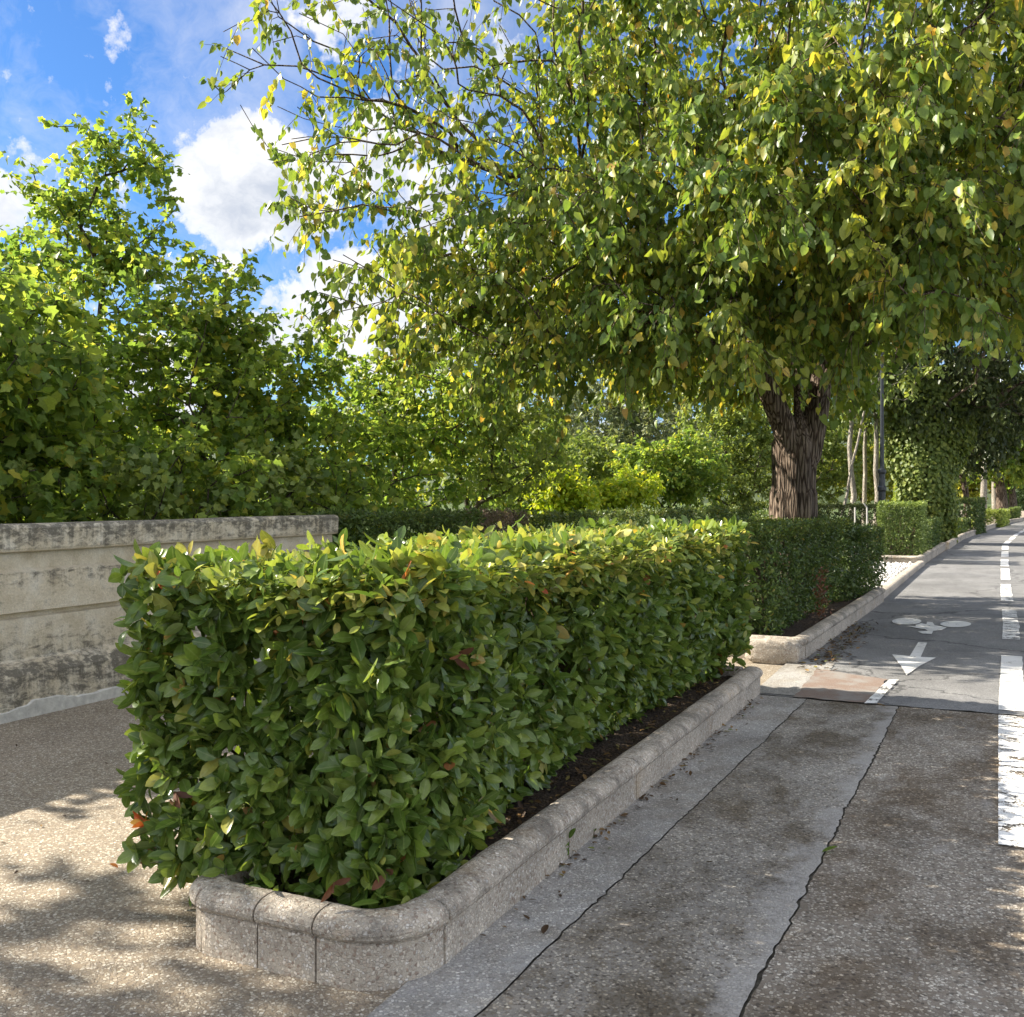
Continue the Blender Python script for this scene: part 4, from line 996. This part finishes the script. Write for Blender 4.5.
# weeds at the kerb foot
for i, (px, py, h, lab) in enumerate(((569, 860, .10, 'small green weed at the foot of the kerb, larger of two'), (594, 838, .05, 'tiny green weed at the foot of the kerb, smaller of two'))):
    p = G(px, py, .01); rng = np.random.default_rng(i+300)
    w = empty('weed', tuple(p), lab, 'weed')
    mb = MB(); mb.tube([p, p+U3*h*.5, p+U3*h*.9+R3*.004], [.002, .0015, .001], 4); mb.build('stem', M['twig'], w)
    n = 5
    leaves('leaf_cluster', p[None]+np.outer(np.linspace(.25, .95, n)*h, U3), rng.normal(0, .6, (n, 3))+np.array([0, 0, .5]), rng.normal(0, .3, (n, 3))+np.array([0, -.6, .8]), np.full(n, h*.55), np.full(n, h*.28), rng.uniform(0, .5, n), np.full(n, .5), M['hedge_leaf'], T_HI, w, .2, .2, True)
# litter stuff along the gutter
rng = np.random.default_rng(77); n = 520
k = rng.random(n)
pa, pb = G(862, 628), G(818, 668)
lx_ = pa[0]+(pb[0]-pa[0])*k+rng.normal(0, .09, n); ly_ = pa[1]+(pb[1]-pa[1])*k+rng.normal(0, .25, n)
P = np.column_stack([lx_, ly_, np.full(n, .024)+rng.random(n)*.012])
# more caught against the kerb foot and on the soil
n2 = 600; yq = rng.uniform(3.2, 8.0, n2); inside = rng.random(n2) < .75
xq = np.where(inside, -1.84+rng.normal(0, .06, n2), np.array([kx(v) for v in yq])+.02+rng.exponential(.03, n2))
P2 = np.column_stack([xq, yq, np.where(inside, .172, .024)])
n3 = 260; P3 = np.column_stack([rng.uniform(-6.1, -3.0, n3), rng.uniform(2.2, 9, n3), np.full(n3, .006)])
P = np.concatenate([P, P2, P3]); n = len(P)
A = rng.normal(0, 1, (n, 3)); A[:, 2] *= .15
N = rng.normal(0, .25, (n, 3)); N[:, 2] = 1
L = np.concatenate([rng.uniform(.025, .06, 520), rng.uniform(.02, .05, n2), rng.uniform(.012, .03, n3)])
o = leaves('leaf_litter', P, A, N, L, L*.5, rng.random(n)**1.6, rng.random(n), M['litter'], T_MID, None, .4, -.1)
tag(o, 'scattered dead leaves along gutter, soil and gravel', 'leaf litter', kind='stuff')

# ================================================================== SKY, SUN, CAMERA
w = bpy.data.worlds.new('World'); scene.world = w; w.use_nodes = True
nt = w.node_tree; nt.nodes.clear()
class WN(NT):
    def __init__(s): s.t = nt; s.out = s.n('ShaderNodeOutputWorld')
t = WN()
sky = t.n('ShaderNodeTexSky', sky_type='NISHITA', sun_disc=False)
sky.sun_elevation = SUN_EL
sky.sun_rotation = math.radians(90)-SUN_AZ
sky.air_density = 1.0; sky.dust_density = .4; sky.ozone_density = 3.0
skyc = t.mix(1, sky.outputs[0], (.24, .39, .56), 'MULTIPLY')
dirv = t.n('ShaderNodeTexCoord').outputs['Generated']
dn = t.n('ShaderNodeVectorMath', operation='NORMALIZE'); t.set(dn, 0, dirv); dn = dn.outputs[0]
def warp(v, sc, amp):
    a = t.n('ShaderNodeVectorMath', operation='SUBTRACT'); t.set(a, 0, t.noise(sc, v, 5, .6, out=1)); t.set(a, 1, (.5, .5, .5))
    b = t.n('ShaderNodeVectorMath', operation='MULTIPLY_ADD'); t.set(b, 0, a.outputs[0]); t.set(b, 1, (amp,)*3); t.set(b, 2, v)
    return b.outputs[0]
dw = warp(warp(dn, 5, .13), 22, .035)
def pdir(px, py):
    v = D3v*F+R3*(px-512)+U3*(HOR-py); return v/np.linalg.norm(v)
field = None
for px, py, r in ((262, 150, 52), (232, 190, 62), (285, 195, 60), (205, 215, 40), (245, 232, 48), (238, 275, 26), (345, 300, 55), (400, 315, 75), (300, 315, 40), (440, 265, 60), (375, 150, 45), (420, 210, 40), (500, 290, 80),
                  (5, 190, 34), (-60, 200, 60), (560, 240, 50), (60, 370, 60), (150, 400, 60), (270, 350, 40)):
    c = pdir(px, py); rr = r/F*.97
    ds = t.n('ShaderNodeVectorMath', operation='DISTANCE'); t.set(ds, 0, dw); t.set(ds, 1, tuple(c))
    f = t.math('SUBTRACT', 1, t.math('DIVIDE', ds.outputs['Value'], rr))
    f = t.math('MULTIPLY', f, min(1, r/60))
    field = f if field is None else t.math('MAXIMUM', field, f)
# unseen broken cumulus added away from the view, brightened to lift ambient light
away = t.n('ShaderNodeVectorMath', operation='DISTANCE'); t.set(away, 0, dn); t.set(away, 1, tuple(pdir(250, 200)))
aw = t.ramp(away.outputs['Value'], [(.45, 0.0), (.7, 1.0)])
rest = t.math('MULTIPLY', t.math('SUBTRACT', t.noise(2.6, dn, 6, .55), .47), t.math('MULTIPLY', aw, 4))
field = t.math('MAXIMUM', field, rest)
det = t.math('SUBTRACT', t.noise(22, dn, 7, .62), .5)
fld = t.math('ADD', field, t.math('MULTIPLY', det, .85))
alpha = t.ramp(fld, [(.04, 0.0), (.13, .8), (.28, 1.0)])
wisp = t.ramp(t.noise(5, warp(dn, 3, .25), 7, .65), [(.47, 0.0), (.74, .5)])
alpha = t.math('MAXIMUM', alpha, wisp)
# light and grey parts of the clouds: their own thickness
sh = t.math('ADD', t.math('MULTIPLY', t.noise(14, dw, 6, .6), .8), t.math('MULTIPLY', fld, .22))
cc = t.ramp(sh, [(.38, (1.02, 1.0, .98)), (.50, (.84, .86, .90)), (.66, (.56, .61, .71))])
cs = t.n('ShaderNodeVectorMath', operation='SCALE'); t.set(cs, 0, cc); t.set(cs, 'Scale', t.math('MULTIPLY_ADD', aw, 3.0, 3.8))  # clouds outside the view get extra brightness as ambient fill
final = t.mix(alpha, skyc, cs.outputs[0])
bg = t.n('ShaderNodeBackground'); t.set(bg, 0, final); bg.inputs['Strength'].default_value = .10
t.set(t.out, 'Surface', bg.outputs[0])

sun = bpy.data.lights.new('sun', 'SUN'); sun.energy = 4.7; sun.angle = math.radians(.55); sun.color = (1, .92, .79)
so = bpy.data.objects.new('sun', sun); C.objects.link(so)
sd = Vector((math.cos(SUN_EL)*math.cos(SUN_AZ), math.cos(SUN_EL)*math.sin(SUN_AZ), math.sin(SUN_EL)))
so.rotation_euler = sd.to_track_quat('Z', 'Y').to_euler(); so.location = (-20, 0, 30)

cam = bpy.data.cameras.new('camera'); co = bpy.data.objects.new('camera', cam); C.objects.link(co)
cam.sensor_width = 36; cam.lens = 36*F/1024; cam.shift_y = (HOR-508.5)/1024
cam.clip_start = .05; cam.clip_end = 3000
co.location = (0, 0, EYE); co.rotation_euler = (math.radians(90), 0, YAW)
scene.camera = co
vs = scene.view_settings
vs.view_transform = 'Standard'; vs.look = 'None'; vs.exposure = 1.62; vs.gamma = 1; vs.use_curve_mapping = False
scene.render.engine = 'CYCLES'
scene.cycles.max_bounces = 7; scene.cycles.diffuse_bounces = 4; scene.cycles.transmission_bounces = 5; scene.cycles.glossy_bounces = 2
